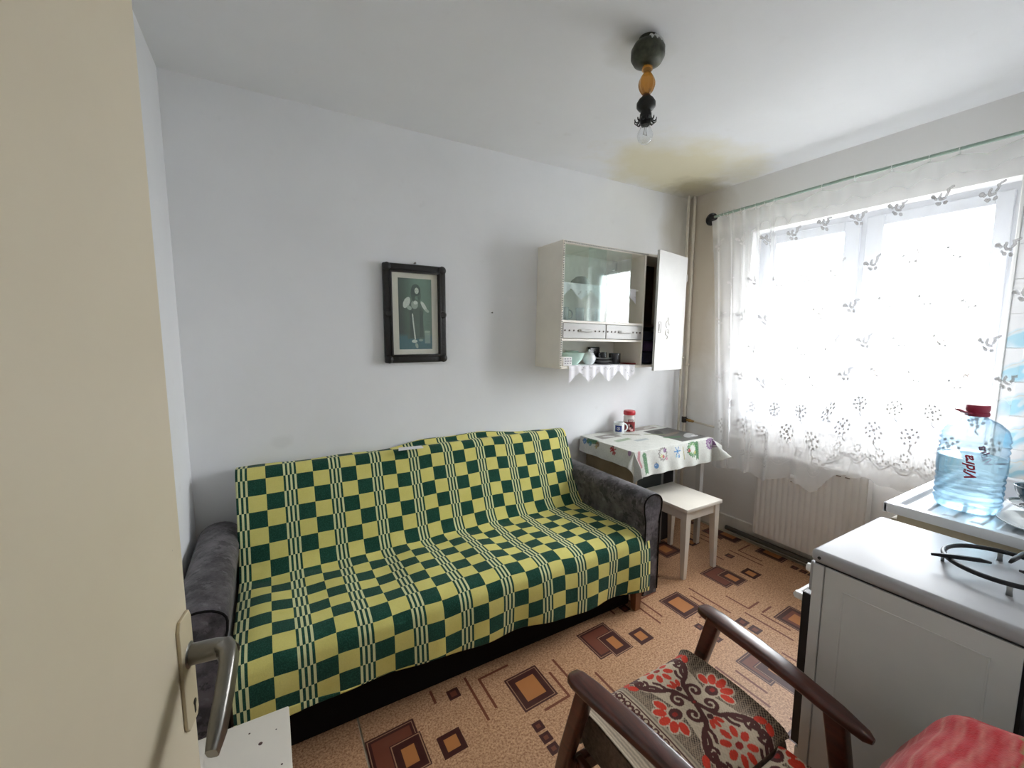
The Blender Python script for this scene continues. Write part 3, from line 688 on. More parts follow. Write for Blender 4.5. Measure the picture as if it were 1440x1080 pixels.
# crockery in the cabinet
mgreen = M('pale_green_glaze', (.52, .70, .62), .2, var=.03, coat=.4)
mwg = M('white_glaze', (.80, .83, .83), .18, var=.02, coat=.4)
mbk = M('black_glaze', (.018, .018, .022), .2, coat=.3)
mgr = M('grey_glass', (.30, .32, .31), .2)
def bowl(name, c, r, h, mat, label, foot=.45, t=.003):
    pr = [(0, 0), (r*foot, 0), (r*foot*1.02, .004), (r*.80, h*.45), (r*.97, h*.93), (r, h), (r-t, h), (r*.78-t, h*.47), (r*foot*.9, t+.003), (0, t+.002)]
    return tag(obj(name, lathe(pr, c, 28), mat, None, True, 50), label, 'bowl')
def mug(name, c, r, h, mat, label, ang=0, hmat=None):
    t = thing(name, c, label, 'mug')
    obj('body', lathe([(0, 0), (r*.92, 0), (r, .006), (r, h), (r-.003, h), (r-.003, .006), (0, .006)], c, 28), mat, t, True, 40)
    pts = [(c[0]+math.cos(ang)*(r-.002+.028*math.sin(a)), c[1]+math.sin(ang)*(r-.002+.028*math.sin(a)), c[2]+h*.5+h*.33*math.cos(a)) for a in np.linspace(.1, math.pi-.1, 10)]
    obj('handle', tube(pts, .0045, 8), hmat or mat, t, True)
    return t
zb = lambda x: cz(x, CZ0+.016)+.0032
bx = box((-1.418, -1.352), (-.262, -.205), (cz(-1.385, CZ0+.016)+.002, cz(-1.385, CZ0+.016)+.055), .002)
t = thing('small_box', (-1.385, -.23, zb(-1.385)), 'small white box with grey printed marks at the left end of the cabinet bottom shelf', 'box')
obj('carton', bx, M('white_card', (.78, .77, .76), .6), t)
b = B()
for k in range(3):
    for j in range(3):
        box((-1.408+k*.019, -1.398+k*.019+.004*(j % 2)), (-.2632, -.2625), (zb(-1.385)+.010+j*.014, zb(-1.385)+.017+j*.014), bm=b)
obj('printed_marks', b, M('grey_print', (.30, .28, .30), .6), t)
bowl('bowl', (-1.278, -.170, zb(-1.278)), .080, .076, mgreen, 'pale green bowl at the front left of the cabinet bottom shelf')
bowl('bowl', (-1.195, -.060, zb(-1.195)), .044, .085, mgreen, 'second pale green bowl, set behind the front one beside the white sugar bowl')
sb = thing('sugar_bowl', (-1.13, -.16, zb(-1.13)), 'white sugar bowl with a knobbed lid between the green bowls and the plates', 'sugar bowl')
c = (-1.13, -.16, zb(-1.13))
obj('body', lathe([(0, 0), (.026, 0), (.028, .004), (.040, .022), (.043, .042), (.036, .060), (.030, .066), (0, .066)], c, 28), mwg, sb, True, 50)
obj('lid', lathe([(.032, .066), (.030, .072), (.018, .080), (.006, .083), (.008, .092), (.005, .099), (0, .100)], c, 24), mwg, sb, True, 50)
obj('handle', tube([(c[0]+.040, c[1]-.002, c[2]+.05), (c[0]+.055, c[1]-.004, c[2]+.045), (c[0]+.052, c[1]-.004, c[2]+.028), (c[0]+.041, c[1]-.002, c[2]+.022)], .003, 8), mwg, sb, True)
mplate_d = M('dark_rimmed_plate', (.10, .095, .095), .25, coat=.3)
lbl = ['dark stacked saucer at the very bottom of the pile in the cabinet', 'white-rimmed saucer second from the bottom of the pile in the cabinet', 'dark saucer third from the bottom of the pile in the cabinet', 'white-rimmed saucer on top of the pile in the cabinet']
for k in range(4):
    z = zb(-1.02)+k*.0105
    tag(obj('saucer', lathe([(0, 0), (.035, 0), (.060, .008), (.066, .0095), (.064, .0102), (.055, .0078), (.034, .0022), (0, .0022)], (-1.02+.002*(k % 2), -.165, z), 28), mwg if k % 2 else mplate_d, None, True, 50), lbl[k], 'saucer', 'saucers stacked on the cabinet bottom shelf')
mug('mug', (-1.016, -.163, zb(-1.02)+.0412), .026, .038, mbk, 'small black cup standing on top of the saucer pile', R_(200))
tag(obj('clock_radio', box((-1.035, -.945), (-.055, -.030), (zb(-1.0), zb(-1.0)+.112), .006, 2), mbk), 'flat black square case leaning upright behind the saucer pile', 'case')
mug('mug', (-.895, -.15, zb(-.9)), .040, .072, mbk, 'black glossy mug to the right of the saucer pile on the bottom shelf', R_(70))
tag(obj('booklet', box((-.845, -.785), (-.24, -.13), (zb(-.81)-.0012, zb(-.81)+.007), .001), M('dark_red_cover', (.22, .012, .016), .5)), 'thin dark red booklet lying at the right end of the bottom shelf', 'booklet')
zs = lambda x: cz(x, 1.794)+.0035
zl = lambda x: cz(x, 1.566)+.0005
tag(obj('bowl', lathe([(0, .058), (.022, .058), (.030, .056), (.062, .030), (.070, .004), (.070, 0), (.067, 0), (.060, .028), (.028, .053), (0, .055)], (-1.19, -.13, zs(-1.19)), 28), mgr, None, True, 50), 'grey bowl turned upside down on the glazed upper shelf', 'bowl')
tpz = zs(-.90); tp = thing('teapot', (-.90, -.12, tpz), 'white teapot on the upper shelf behind the right glass pane', 'teapot')
c = (-.90, -.12, tpz)
obj('body', lathe([(0, 0), (.04, 0), (.042, .004), (.062, .03), (.068, .06), (.058, .09), (.038, .105), (0, .106)], c, 28), mwg, tp, True, 50)
obj('lid', lathe([(.038, .105), (.034, .112), (.015, .120), (.006, .122), (.009, .132), (0, .138)], c, 24), mwg, tp, True, 50)
obj('spout', tube([(c[0]-.055, c[1], c[2]+.04), (c[0]-.08, c[1], c[2]+.06), (c[0]-.10, c[1], c[2]+.10)], [.014, .011, .007], 10), mwg, tp, True)
obj('handle', tube([(c[0]+.055+.04*math.sin(a), c[1], c[2]+.06+.04*math.cos(a)) for a in np.linspace(.2, 2.9, 10)], .006, 8), mwg, tp, True)
mug('mug', (-1.345, -.14, zl(-1.345)), .044, .085, mgr, 'grey mug with a looped handle at the left behind the sliding glass', R_(-20))
mgt = thin_glass('drinking_glass', (.90, .93, .95), .03, .06)
for k, x in enumerate((-1.19, -1.11, -1.03, -.95)):
    pr = [(0, 0), (.024, 0), (.026, .003), (.030, .09), (.0285, .09), (.0245, .006), (0, .006)]
    tag(obj('drinking_glass', lathe(pr, (x, -.13-.03*(k % 2), zl(x)), 24), mgt, None, True, 50), ['clear tumbler nearest the grey mug in the glazed compartment', 'clear tumbler second from the grey mug in the glazed compartment', 'clear tumbler third from the grey mug in the glazed compartment', 'clear tumbler farthest from the grey mug in the glazed compartment'][k], 'glass', 'tumblers behind the sliding glass')
zr = lambda x: cz(x, CZ0+.016)+.0008
mnavy = M('navy_cloth', (.012, .012, .035), .9, var=.3, vscale=30); mpurp = M('purple_cloth', (.035, .012, .05), .9, var=.3, vscale=30)
for k, (h, m, l) in enumerate(((.085, mnavy, 'folded dark cloth at the bottom of the half-open cabinet compartment'), (.075, mpurp, 'folded purple cloth in the middle of the half-open compartment pile'), (.06, mnavy, 'folded navy cloth on top of the half-open compartment pile'))):
    z = zr(-.57) + sum((.085, .075, .06)[:k]) + .002*k+.005
    tag(obj('folded_cloth', box((-.73, -.41), (-.25, -.04), (z, z+h), .018, 3, None, Matrix.Translation((-.57, 0, z)) @ Matrix.Rotation(R_(1.1), 4, 'Y') @ Matrix.Translation((.57, 0, -z))), m, None, True), l, 'cloth', 'folded cloths in the cabinet')

# ------------------------------------------------------------------ heating pipes in the corner
mpipe = M('cream_painted_pipe', (.62, .57, .48), .45, var=.1)
def pipe(x, y, r, label, zc):
    t = thing('heating_pipe', (x, y, 0), label, 'pipe')
    obj('pipe', tube([(x, y, .002), (x, y, 1.2), (x, y, H-.001)], r, 14), mpipe, t, True, 40)
    obj('collar', lathe([(r, -.008), (r+.008, -.006), (r+.008, .006), (r, .008)], (x, y, zc), 16), mpipe, t, True)
    return t
p2 = pipe(-.020, -.060, .0135, 'thicker cream heating pipe with a valve, nearer the window in the corner', 1.24)
pipe(-.078, -.052, .0095, 'thinner cream heating pipe beside the cabinet in the corner', 1.30)
vb = lathe([(0, -.025), (.016, -.025), (.019, -.02), (.019, .02), (.016, .025), (0, .025)], (-.020, -.060, .79), 16); box((-.038, -.002), (-.085, -.060), (.778, .802), .004, 2, vb)
val = obj('valve', vb, M('dark_iron', (.06, .05, .045), .5, metal=.5), p2)
bt = tube([(-.020, -.08, .79), (-.021, -.12, .789), (-.022, -.16, .787)], [.010, .011, .008], 12); lathe([(.008, -.008), (.014, -.006), (.014, .006), (.008, .008)], (-.021, -.11, .79), 6, bt, Matrix.Rotation(R_(90), 4, 'X'))
obj('brass_fitting', bt, mat_brass, val)
obj('branch_pipe', tube([(-.022, -.15, .787), (-.024, -.4, .775), (-.028, -.69, .66)], .008, 12), mpipe, p2, True)

# ------------------------------------------------------------------ radiator under the window
mrad = M('white_radiator_enamel', (.72, .70, .68), .4, var=.03)
rad = thing('radiator', (-.07, -1.03, .1), 'white ribbed panel radiator on the wall under the curtain', 'radiator')
ya, yb_, z0r, z1r = -1.336, -.722, .112, .69
ny = 200; prof = []
for i in range(ny+1):
    y = ya+(yb_-ya)*i/ny; k = (i/ny*18) % 1
    e = min(1, min(i, ny-i)/6)
    prof.append((-.100-.005*e*(0.5-.5*math.cos(2*math.pi*k))**.6, y))
poly = prof+[(-.085, yb_), (-.085, ya)]
secs = []
for z, ins in ((z0r, .7), (z0r+.015, .9), (z0r+.035, 1), (z1r-.035, 1), (z1r-.015, .9), (z1r, .7)):
    secs.append([Vector((-.085+(x+.085)*(ins if True else 1), y, z)) for x, y in poly])
obj('front_panel', loft(secs), mrad, rad, True, 30)
obj('back_panel', box((-.045, -.030), (ya, yb_), (z0r, z1r), .004), mrad, rad)
b = B()
for i in range(24): y = ya+.02+i*(yb_-ya-.04)/23; box((-.086, -.044), (y-.004, y+.004), (z1r-.012, z1r-.004), bm=b)
obj('top_grille', b, mrad, rad)
obj('side_cover', box((-.095, -.028), (ya-.004, ya), (z0r+.01, z1r), .001), mrad, rad); obj('side_cover', box((-.095, -.028), (yb_, yb_+.004), (z0r+.01, z1r), .001), mrad, rad)
for (yy, zz) in ((ya+.1, z1r-.12), (yb_-.13, z1r-.12), (ya+.1, z0r+.02), (yb_-.13, z0r+.02)): obj('bracket', box((-.031, -.0), (yy, yy+.03), (zz, zz+.05)), mrad, rad)
b = box((-.125, -.106), (-.985, -.945), (.575, .60), .006); b2 = obj('heat_meter', b, mat_white, rad)
mch = M('chipped_enamel', (.16, .12, .09), .6)
for y in (-.955, -1.0, -1.20, -1.245): obj('scratch_mark', box((-.1085, -.104), (y-.012, y+.012), (.545 if y > -1.1 else .655, .549 if y > -1.1 else .66)), mch, rad)
tag(obj('floor_pipe', tube([(-.060, -.50, .05), (-.060, -1.0, .048), (-.060, -1.6, .046)], .016, 12), M('dark_dusty_pipe', (.10, .085, .065), .6), None, True), 'dark dusty pipe running along the foot of the wall under the radiator', 'pipe')

# ------------------------------------------------------------------ curtain rod and sheer curtain
mrod = M('pale_green_rod', (.30, .40, .33), .35, var=.05)
RX, RZ = -.100, 2.345
rod = thing('curtain_rod', (RX, -1.1, RZ), 'thin pale green curtain rod with white rings and black bracket above the window', 'curtain rod')
obj('rod', tube([(RX, -.262, RZ-.013), (RX, -1.1, RZ+.004), (RX, -2.1, RZ-.004)], .0085, 12), mrod, rod, True, 40)
obj('finial', lathe([(0, -.016), (.012, -.014), (.019, -.006), (.021, .0), (.019, .008), (.012, .014), (0, .016)], (RX, -.262, RZ-.013), 20, None, Matrix.Rotation(R_(90), 4, 'X')), mat_black, rod, True)
b = lathe([(0, 0), (.046, 0), (.046, .008), (.040, .016), (0, .018)], (-.001, -.205, RZ+.004), 28, None, Matrix.Rotation(R_(-90), 4, 'Y')); tube([(-.004, -.205, RZ+.004), (-.05, -.235, RZ-.004), (RX+.004, -.285, RZ-.012)], .007, 10, b)
lathe([(.0088, -.012), (.016, -.012), (.016, .012), (.0088, .012)], (RX, -.285, RZ-.012), 16, b, Matrix.Rotation(R_(90), 4, 'X'))
obj('bracket', b, mat_black, rod, True, 40)
b = lathe([(0, 0), (.032, 0), (.032, .006), (.027, .010), (0, .011)], (-.001, -2.0, RZ-.004), 24, None, Matrix.Rotation(R_(-90), 4, 'Y')); tube([(-.004, -2.0, RZ-.004), (RX+.004, -2.0, RZ-.004)], .007, 10, b)
obj('bracket', b, mat_black, rod, True, 40)
CL = [-.345, -.375, -.40, -.445, -.50, -.525, -.60, -.66, -.72, -.99, -1.15, -1.31, -1.455, -1.56, -1.76, -1.86]
mring = M('white_plastic_ring', (.78, .80, .78), .4)
ring0 = None
for y in CL:
    zc = RZ-.002+.006*math.sin(y*3)*0
    if ring0 is None:
        t = tube([(RX+.0125*math.cos(a), -.345, RZ-.008+.0135*math.sin(a)) for a in np.linspace(0, 2*math.pi, 17)[:-1]], .002, 6, closed=True)
        box((RX-.003, RX+.003), (-.348, -.342), (RZ-.036, RZ-.020), .001, 1, t)
        ring0 = obj('ring', t, mring, rod, True); ry = -.345
    else:
        o = ring0.copy(); C.objects.link(o); o.parent = rod; o.location = (ring0.location.x, ring0.location.y+(y-ry), ring0.location.z + (.004 if -1.5 < y < -.6 else 0))

mcu, nt, p = base('sheer_voile'); nt.nodes.remove(p)
at = nd(nt, 'ShaderNodeAttribute', attribute_name='motif')
lwc = nd(nt, 'ShaderNodeLayerWeight', i_Blend=.5); dn = nd(nt, 'ShaderNodeAttribute', attribute_name='weave')   # the weave is denser in the embroidered border and where the cloth is gathered
dif = nd(nt, 'ShaderNodeBsdfDiffuse', i_0=(.90, .90, .90, 1)); trl = nd(nt, 'ShaderNodeBsdfTranslucent', i_0=(.90, .90, .91, 1)); mtr = nd(nt, 'ShaderNodeMixShader', i_0=.018); tra = nd(nt, 'ShaderNodeBsdfTransparent', i_0=(1, 1, 1, 1))
md0 = nd(nt, 'ShaderNodeBsdfDiffuse', i_0=(.55, .54, .54, 1)); nt.links.new(md0.outputs[0], mtr.inputs[1]); nt.links.new(trl.outputs[0], mtr.inputs[2]); md = mtr
m1 = nd(nt, 'ShaderNodeMixShader', i_0=.15); nt.links.new(dif.outputs[0], m1.inputs[1]); nt.links.new(trl.outputs[0], m1.inputs[2])
m2 = nd(nt, 'ShaderNodeMixShader')   # opacity of the weave grows at grazing angles
op = math_(nt, 'ADD', math_(nt, 'MULTIPLY_ADD', dn.outputs['Fac'], .40, .13), math_(nt, 'MULTIPLY', math_(nt, 'POWER', lwc.outputs['Facing'], 1.6), .70), clamp=True)
nt.links.new(op, m2.inputs[0]); nt.links.new(tra.outputs[0], m2.inputs[1]); nt.links.new(m1.outputs[0], m2.inputs[2])
m3 = nd(nt, 'ShaderNodeMixShader'); nt.links.new(at.outputs['Fac'], m3.inputs[0]); nt.links.new(m2.outputs[0], m3.inputs[1]); nt.links.new(md.outputs[0], m3.inputs[2])
nt.links.new(m3.outputs[0], nt.nodes['Material Output'].inputs[0])
nu, nv = 520, 460
P = np.zeros((nu, nv, 3)); MO = np.zeros((nu, nv))
sc = np.linspace(0, 1, nu)
hem_y = np.array([-.42, -.55, -.70, -.78, -.87, -.95, -1.02, -1.10, -1.14, -1.18, -1.25, -1.33, -1.42, -1.55, -1.65, -1.79])
hem_z = np.array([.505, .53, .535, .50, .555, .56, .545, .525, .60, .672, .668, .69, .66, .665, .66, .66])
CLs = np.array(CL)[::-1]
_hy = np.linspace(-.42, -1.79, 200); _hz = np.interp(-_hy, -hem_y, hem_z); _hz = np.convolve(np.pad(_hz, 6, 'edge'), np.hanning(13)/np.hanning(13).sum(), 'valid') + .006*np.sin(_hy*60); hem_y, hem_z = _hy, _hz
for i, s in enumerate(sc):
    yt = -.285 + s*(-1.90+.285); yb2 = -.42 + s*(-1.80+.42)
    zt = RZ-.026 + (0 if s < .01 else 0)
    dmin = np.min(np.abs(CLs-yt)); zt -= min(.028, dmin*.30)
    zh = np.interp(-yb2, -hem_y, hem_z)
    t = np.linspace(0, 1, nv)
    z = zt+(zh-zt)*t; y = yt+(yb2-yt)*(t**.8)
    fold = np.exp(-((s-.10)/.16)**2)
    a = (.004+.020*fold)*(.35+.65*np.sin(np.pi*np.clip(t*.9+.1, 0, 1)))
    x = RX-.012 + a*np.sin(s*105+.6*np.sin(t*3)) + .007*np.sin(s*34+1.5*t)*t + .012*np.exp(-((s-.24)/.018)**2)*(1-.3*t)
    low = np.clip((.78-z)/.25, 0, 1); x = x - low*.024 - low*.012*np.sin(s*46)*(1 if s < .6 else .4)
    # the middle of the hem lies bunched on the radiator top
    y = y + .022*fold*np.sin(s*60+t*2)*t
    P[i] = np.stack([x, y, z], 1)
# motifs, laid out in cloth coordinates (cu across, cv up from the hem)
cu = sc[:, None]*1.9+0*MO; cv = 1.80*(1-np.linspace(0, 1, nv))[None, :]+0*MO
def dot(cx, cy_, r):
    global MO
    d = np.hypot(cu-cx, cv-cy_); r = r*1.45; MO = np.maximum(MO, np.clip((r*1.15-d)/(r*.4), 0, 1))
def strk(pts, wd):
    global MO
    wd = wd*1.3; xs = [q[0] for q in pts]; i0, i1 = np.searchsorted(sc*1.9, [min(xs)-.02, max(xs)+.02])
    if i1 > i0: MO[i0:i1] = np.maximum(MO[i0:i1], np.clip((wd*1.2-dseg(cu[i0:i1], cv[i0:i1], pts))/(wd*.6), 0, 1)*.9)
def sprig(x, y, k=1.0):
    dot(x-.030*k, y+.010*k, .0055*k); dot(x-.020*k, y+.002*k, .0035*k); dot(x-.006*k, y-.022*k, .0045*k); dot(x+.014*k, y-.024*k, .0045*k); dot(x-.014*k, y-.016*k, .003*k)
    strk([(x-.004*k, y+.016*k), (x-.008*k, y+.004*k), (x-.002*k, y-.006*k), (x+.010*k, y-.006*k)], .0034*k)
    strk([(x+.014*k, y+.004*k), (x+.020*k, y+.014*k), (x+.016*k, y+.024*k)], .0032*k); strk([(x+.022*k, y+.026*k), (x+.032*k, y+.030*k)], .0030*k)
for r_, yy in enumerate((.66, .86, 1.08, 1.32, 1.60)):
    for k in range(10): sprig(.06+k*.20+.10*(r_ % 2), yy+.012*math.sin(k*2.1), 1.3)
def rosette(x, y, R1):
    for j in range(9):
        a = j*2*math.pi/9+.3*math.sin(x*30); dot(x+R1*math.cos(a), y+R1*math.sin(a), .0062)
        if j % 2: dot(x+R1*.5*math.cos(a), y+R1*.5*math.sin(a), .0055)
    dot(x, y, .008); strk([(x+R1*.2, y-R1), (x+R1*.1, y-R1*1.7), (x+R1*.5, y-R1*2.1)], .003)
for k in range(10): rosette(.07+k*.2, .31+.01*math.sin(k*3), .046); rosette(.17+k*.2, .47, .038)
for k in range(14):
    x = .02+k*.137
    strk([(x+.137*q, .13-.035*math.sin(math.pi*q)) for q in np.linspace(0, 1, 9)], .0028); strk([(x+.137*q, .144-.03*math.sin(math.pi*q)) for q in np.linspace(.05, .95, 9)], .0018)
    for q in np.linspace(.12, .88, 8): dot(x+.137*q, .165-.033*math.sin(math.pi*q)+.012*math.sin(q*40), .0042)
    for q in range(7): dot(x+.068+.022*math.cos(q*.9), .192+.022*math.sin(q*.9), .0042)
DE = np.clip((.66-cv)/.30, 0, 1) + .9*np.exp(-((cu-.10)/.24)**2) + .35*np.clip((cv-1.66)/.06, 0, 1)
cur = grid('sheer_curtain', P, mcu, None, attr=MO, dense=np.clip(DE, 0, 1.2))
tag(cur, 'long white sheer curtain with embroidered flower sprigs hanging from the rod over the window', 'curtain')

# ------------------------------------------------------------------ table and what stands on it
mtw = M('dull_painted_table_wood', (.42, .35, .25), .5, var=.12)
TX0, TX1, TY0, TY1, TZ = -1.075, -.335, -.53, -.03, .768
tab = thing('table', (-.70, -.28, 0), 'small wooden table under the printed cloth, between the sofa arm and the heating pipes', 'table')
obj('tabletop', box((TX0, TX1), (TY0, TY1), (TZ-.022, TZ), .003), mtw, tab)
for (xa, xb, ya, yb_) in ((TX0+.025, TX0+.043, TY0+.03, TY1-.03), (TX1-.043, TX1-.025, TY0+.03, TY1-.03), (TX0+.03, TX1-.03, TY0+.025, TY0+.043), (TX0+.03, TX1-.03, TY1-.043, TY1-.025)):
    obj('apron', box((xa, xb), (ya, yb_), ((TZ-.215 if xb < TX0+.05 else TZ-.125), TZ-.022), .002), M('tan_table_apron', (.33, .25, .14), .5, var=.15) if xb < TX0+.05 else mtw, tab)
for i, (x, y) in enumerate(((TX0+.045, TY0+.045), (TX1-.045, TY0+.045), (TX1-.045, TY1-.045), (TX0+.045, TY1-.045))):
    obj('leg', tleg(x, y, TZ-.022, .014, .020), mcw if i in (1, 2) else mtw, tab)
mcl = M_col('printed_oilcloth', .5, .05, 200, sheen=0, spec=.18)
# cloth: parameters run over the flat sheet, edges hang
SX0, SX1, SY0, SY1 = TX0-.112, TX1+.10, TY0-.165, TY1+.002
nu, nv = 330, 250
Us, Vs = np.meshgrid(np.linspace(SX0, SX1, nu), np.linspace(SY0, SY1, nv), indexing='ij')
e = .004
cx_ = np.clip(Us, TX0-e, TX1+e); cy_ = np.clip(Vs, TY0-e, TY1+e); dx = Us-cx_; dy = Vs-cy_; D = np.hypot(dx, dy)
an = np.arctan2(dy, dx); fl = .16+.05*np.sin(Us*42)*(np.abs(dy) > 0)+.05*np.sin(Vs*38)*(np.abs(dx) > 0)
corner = (np.abs(dx) > 0)*(np.abs(dy) > 0)
fl = fl + corner*(.20+.22*np.sin(4*an+1.2))
un = np.where(D > 0, dx/np.maximum(D, 1e-6), 0); vn = np.where(D > 0, dy/np.maximum(D, 1e-6), 0)
fl = fl + (dx > 0)*(dy < 0)*.45*np.clip(dx/.1, 0, 1)
flr = np.clip(fl, .05, .8)
Zd = TZ+.0022 - np.maximum(0, D-.004)*np.sqrt(np.clip(1-flr**2, .05, 1))
Xd = cx_+un*D*flr; Yd = cy_+vn*D*flr
P = np.stack([Xd, Yd, Zd], -1)
P[..., 1] = np.minimum(P[..., 1], -.004)
col = np.zeros((nu, nv, 3)); col[:] = (.72, .73, .68)
col *= (1+.03*np.sin(Us*60)*np.sin(Vs*55))[..., None]
def pc(mask, c, a=1.0):
    global col
    col = np.where(mask[..., None], col*(1-a)+np.array(c)*a, col)
GR, RD, BL, PU, GY, BR, PK, LB = (.05, .20, .07), (.45, .03, .04), (.05, .22, .50), (.22, .08, .25), (.10, .095, .09), (.28, .18, .09), (.62, .30, .38), (.25, .50, .62)
def wreath(cx, cy_, R1, c, n=26):
    for k in range(n):
        a = k*2*math.pi/n; rr = R1*(1+.12*math.sin(k*2.7))
        pc(ell(Us, Vs, cx+rr*math.cos(a), cy_+rr*math.sin(a), .010, .0045, a+.8*(-1)**k), c, .85)
def flake(cx, cy_, R1, c):
    for k in range(3):
        a = k*math.pi/3; pc(dseg(Us, Vs, [(cx-R1*math.cos(a), cy_-R1*math.sin(a)), (cx+R1*math.cos(a), cy_+R1*math.sin(a))]) < .0035, c, .9)
def ball(cx, cy_, r, c):
    pc(ell(Us, Vs, cx, cy_, r, r), c, .85); pc(ell(Us, Vs, cx-r*.3, cy_+r*.3, r*.3, r*.22), (.8, .8, .8), .7); pc(ell(Us, Vs, cx, cy_+r*1.15, r*.22, r*.2), GY, .8)
def spray(cx, cy_, L, ang, c, n=15):
    for k in range(n):
        t = k/(n-1); x, y = cx+L*t*math.cos(ang), cy_+L*t*math.sin(ang)
        for s_ in (-1, 1): pc(ell(Us, Vs, x+.010*math.cos(ang+s_*.9), y+.010*math.sin(ang+s_*.9), .014, .0032, ang+s_*.9), c, .8)
# grey photographic panel printed near the window corner, another at the left wall edge
pc((Us > -.60) & (Us < -.30) & (Vs > -.50) & (Vs < -.155), (.085, .082, .078), .95)
pc(ell(Us, Vs, -.40, -.40, .085, .035, .5), (.50, .50, .50), .8); pc(ell(Us, Vs, -.47, -.31, .10, .022, .2), (.26, .20, .16), .7); pc(ell(Us, Vs, -.38, -.43, .03, .018), (.7, .7, .72), .8)
pc(ell(Us, Vs, -.53, -.24, .06, .03, .9), (.03, .03, .03), .7); pc(ell(Us, Vs, -.34, -.22, .035, .05, .3), (.20, .19, .18), .7)
pc((Us > -.63) & (Us < -.40) & (Vs > -.12) & (Vs < -.04), (.24, .18, .16), .75); pc(ell(Us, Vs, -.46, -.08, .07, .02, .3), (.6, .58, .55), .8)
pc((Us > -1.02) & (Us < -.84) & (Vs > -.19) & (Vs < -.10), (.20, .17, .16), .75); pc(ell(Us, Vs, -.93, -.15, .045, .02, -.4), (.66, .66, .64), .9)
pc((np.abs(Vs+.26-.10*(Us+.8)) < .022) & (Us > -.99) & (Us < -.84), (.22, .34, .18), .7); pc((np.abs(Vs+.33) < .018) & (Us > -.86) & (Us < -.74), (.35, .42, .44), .8)
spray(-.62, -.36, .12, -.35, GR); spray(-.66, -.22, .14, -.6, (.22, .26, .12)); spray(-.80, -.14, .12, -.7, (.22, .20, .12))
for k in range(7): pc((np.abs(Vs+.29+.017*k+.002*np.sin(Us*300)) < .0022) & (Us > -.86+.02*(k % 3)) & (Us < -.66) & (np.sin(Us*(420+37*k)) > -.2), (.45, .47, .40), .5)
# hanging front edge
fy = TY0
spray(-1.00, fy-.02, .12, -1.5, GR, 20); pc(dseg(Us, Vs, [(-1.04, fy-.01), (-1.05, fy-.06), (-1.035, fy-.10)]) < .010, (.50, .12, .16), .7)
ball(-.90, fy-.115, .017, BL); wreath(-.835, fy-.05, .036, (.30, .28, .26)); ball(-.815, fy-.03, .014, PU); ball(-.85, fy-.06, .011, (.62, .60, .2)); ball(-.832, fy-.066, .011, RD); ball(-.80, fy-.085, .010, PK)
flake(-.70, fy-.05, .030, BL); ball(-.69, fy-.085, .010, BL); ball(-.715, fy-.08, .009, LB)
wreath(-.55, fy-.055, .045, GR, 34); wreath(-.55, fy-.055, .034, (.16, .36, .12), 20); spray(-.50, fy-.01, .11, -1.6, GR, 18); ball(-.585, fy-.06, .012, RD); ball(-.53, fy-.08, .011, (.6, .5, .12)); pc(dseg(Us, Vs, [(-.64, fy-.03), (-.63, fy-.11)]) < .005, (.45, .42, .18), .7)
wreath(-.365, fy-.04, .035, PU, 30); pc(ell(Us, Vs, -.365, fy-.04, .034, .036), (.30, .20, .32), .55); ball(-.365, fy-.03, .015, (.20, .05, .22)); ball(-.36, fy-.058, .010, GY)
# hanging left edge
spray(TX0-.03, -.10, .10, -1.4, GR, 18); ball(TX0-.035, -.08, .020, BL); ball(TX0-.04, -.14, .016, (.06, .25, .30)); ball(TX0-.03, -.21, .018, BR); ball(TX0-.05, -.20, .012, (.5, .4, .15))
flake(TX0-.035, -.36, .026, RD); ball(TX0-.03, -.345, .013, RD); ball(TX0-.055, -.37, .010, RD); ball(TX0-.01, -.35, .008, GY)
pc(ell(Us, Vs, TX0-.02, -.50, .018, .014), PU, .8)
cloth = grid('tablecloth', P, mcl, None, col=col, thick=.0012, offset=1)
tag(cloth, 'white oilcloth printed with wreaths, baubles and a grey panel, draped over the table', 'tablecloth')
ZT = TZ+.0036
mg2 = thing('mug', (-.795, -.11, ZT), 'white mug with a blue square print beside the red-lidded jar on the table', 'mug')
c = (-.795, -.11, ZT)
obj('body', lathe([(0, 0), (.034, 0), (.038, .005), (.038, .082), (.0355, .083), (.035, .006), (0, .006)], c, 32), mwg, mg2, True, 40)
a0 = R_(-25)
obj('handle', tube([(c[0]+math.cos(a0)*(.036+.026*math.sin(a)), c[1]+math.sin(a0)*(.036+.026*math.sin(a)), c[2]+.042+.028*math.cos(a)) for a in np.linspace(.1, math.pi-.1, 12)], .005, 8), mwg, mg2, True)
def patch(c, r, a0_, a1, z0_, z1_, n=12):
    t = bmesh.new(); A = []
    for k in range(n+1):
        a = a0_+(a1-a0_)*k/n; A.append((t.verts.new((c[0]+r*math.cos(a), c[1]+r*math.sin(a), c[2]+z0_)), t.verts.new((c[0]+r*math.cos(a), c[1]+r*math.sin(a), c[2]+z1_))))
    for (p0, p1), (q0, q1) in zip(A, A[1:]): t.faces.new((p0, q0, q1, p1))
    return t
mblue = M('cobalt_print', (.02, .045, .22), .25, coat=.3)
fa = math.atan2(-2.327+.11, -2.966+.795)
obj('printed_square', patch(c, .0384, fa-.75, fa+.55, .018, .064), mblue, mg2, True)
t = B()
rr = [(.010*math.cos(a), .010*math.sin(a)) for a in np.linspace(0, 2*math.pi, 25)[:-1]]
tube([(c[0]+.0387*math.cos(fa-.1+x/.0387), c[1]+.0387*math.sin(fa-.1+x/.0387), c[2]+.041+z) for x, z in rr], .0013, 6, t, closed=True)
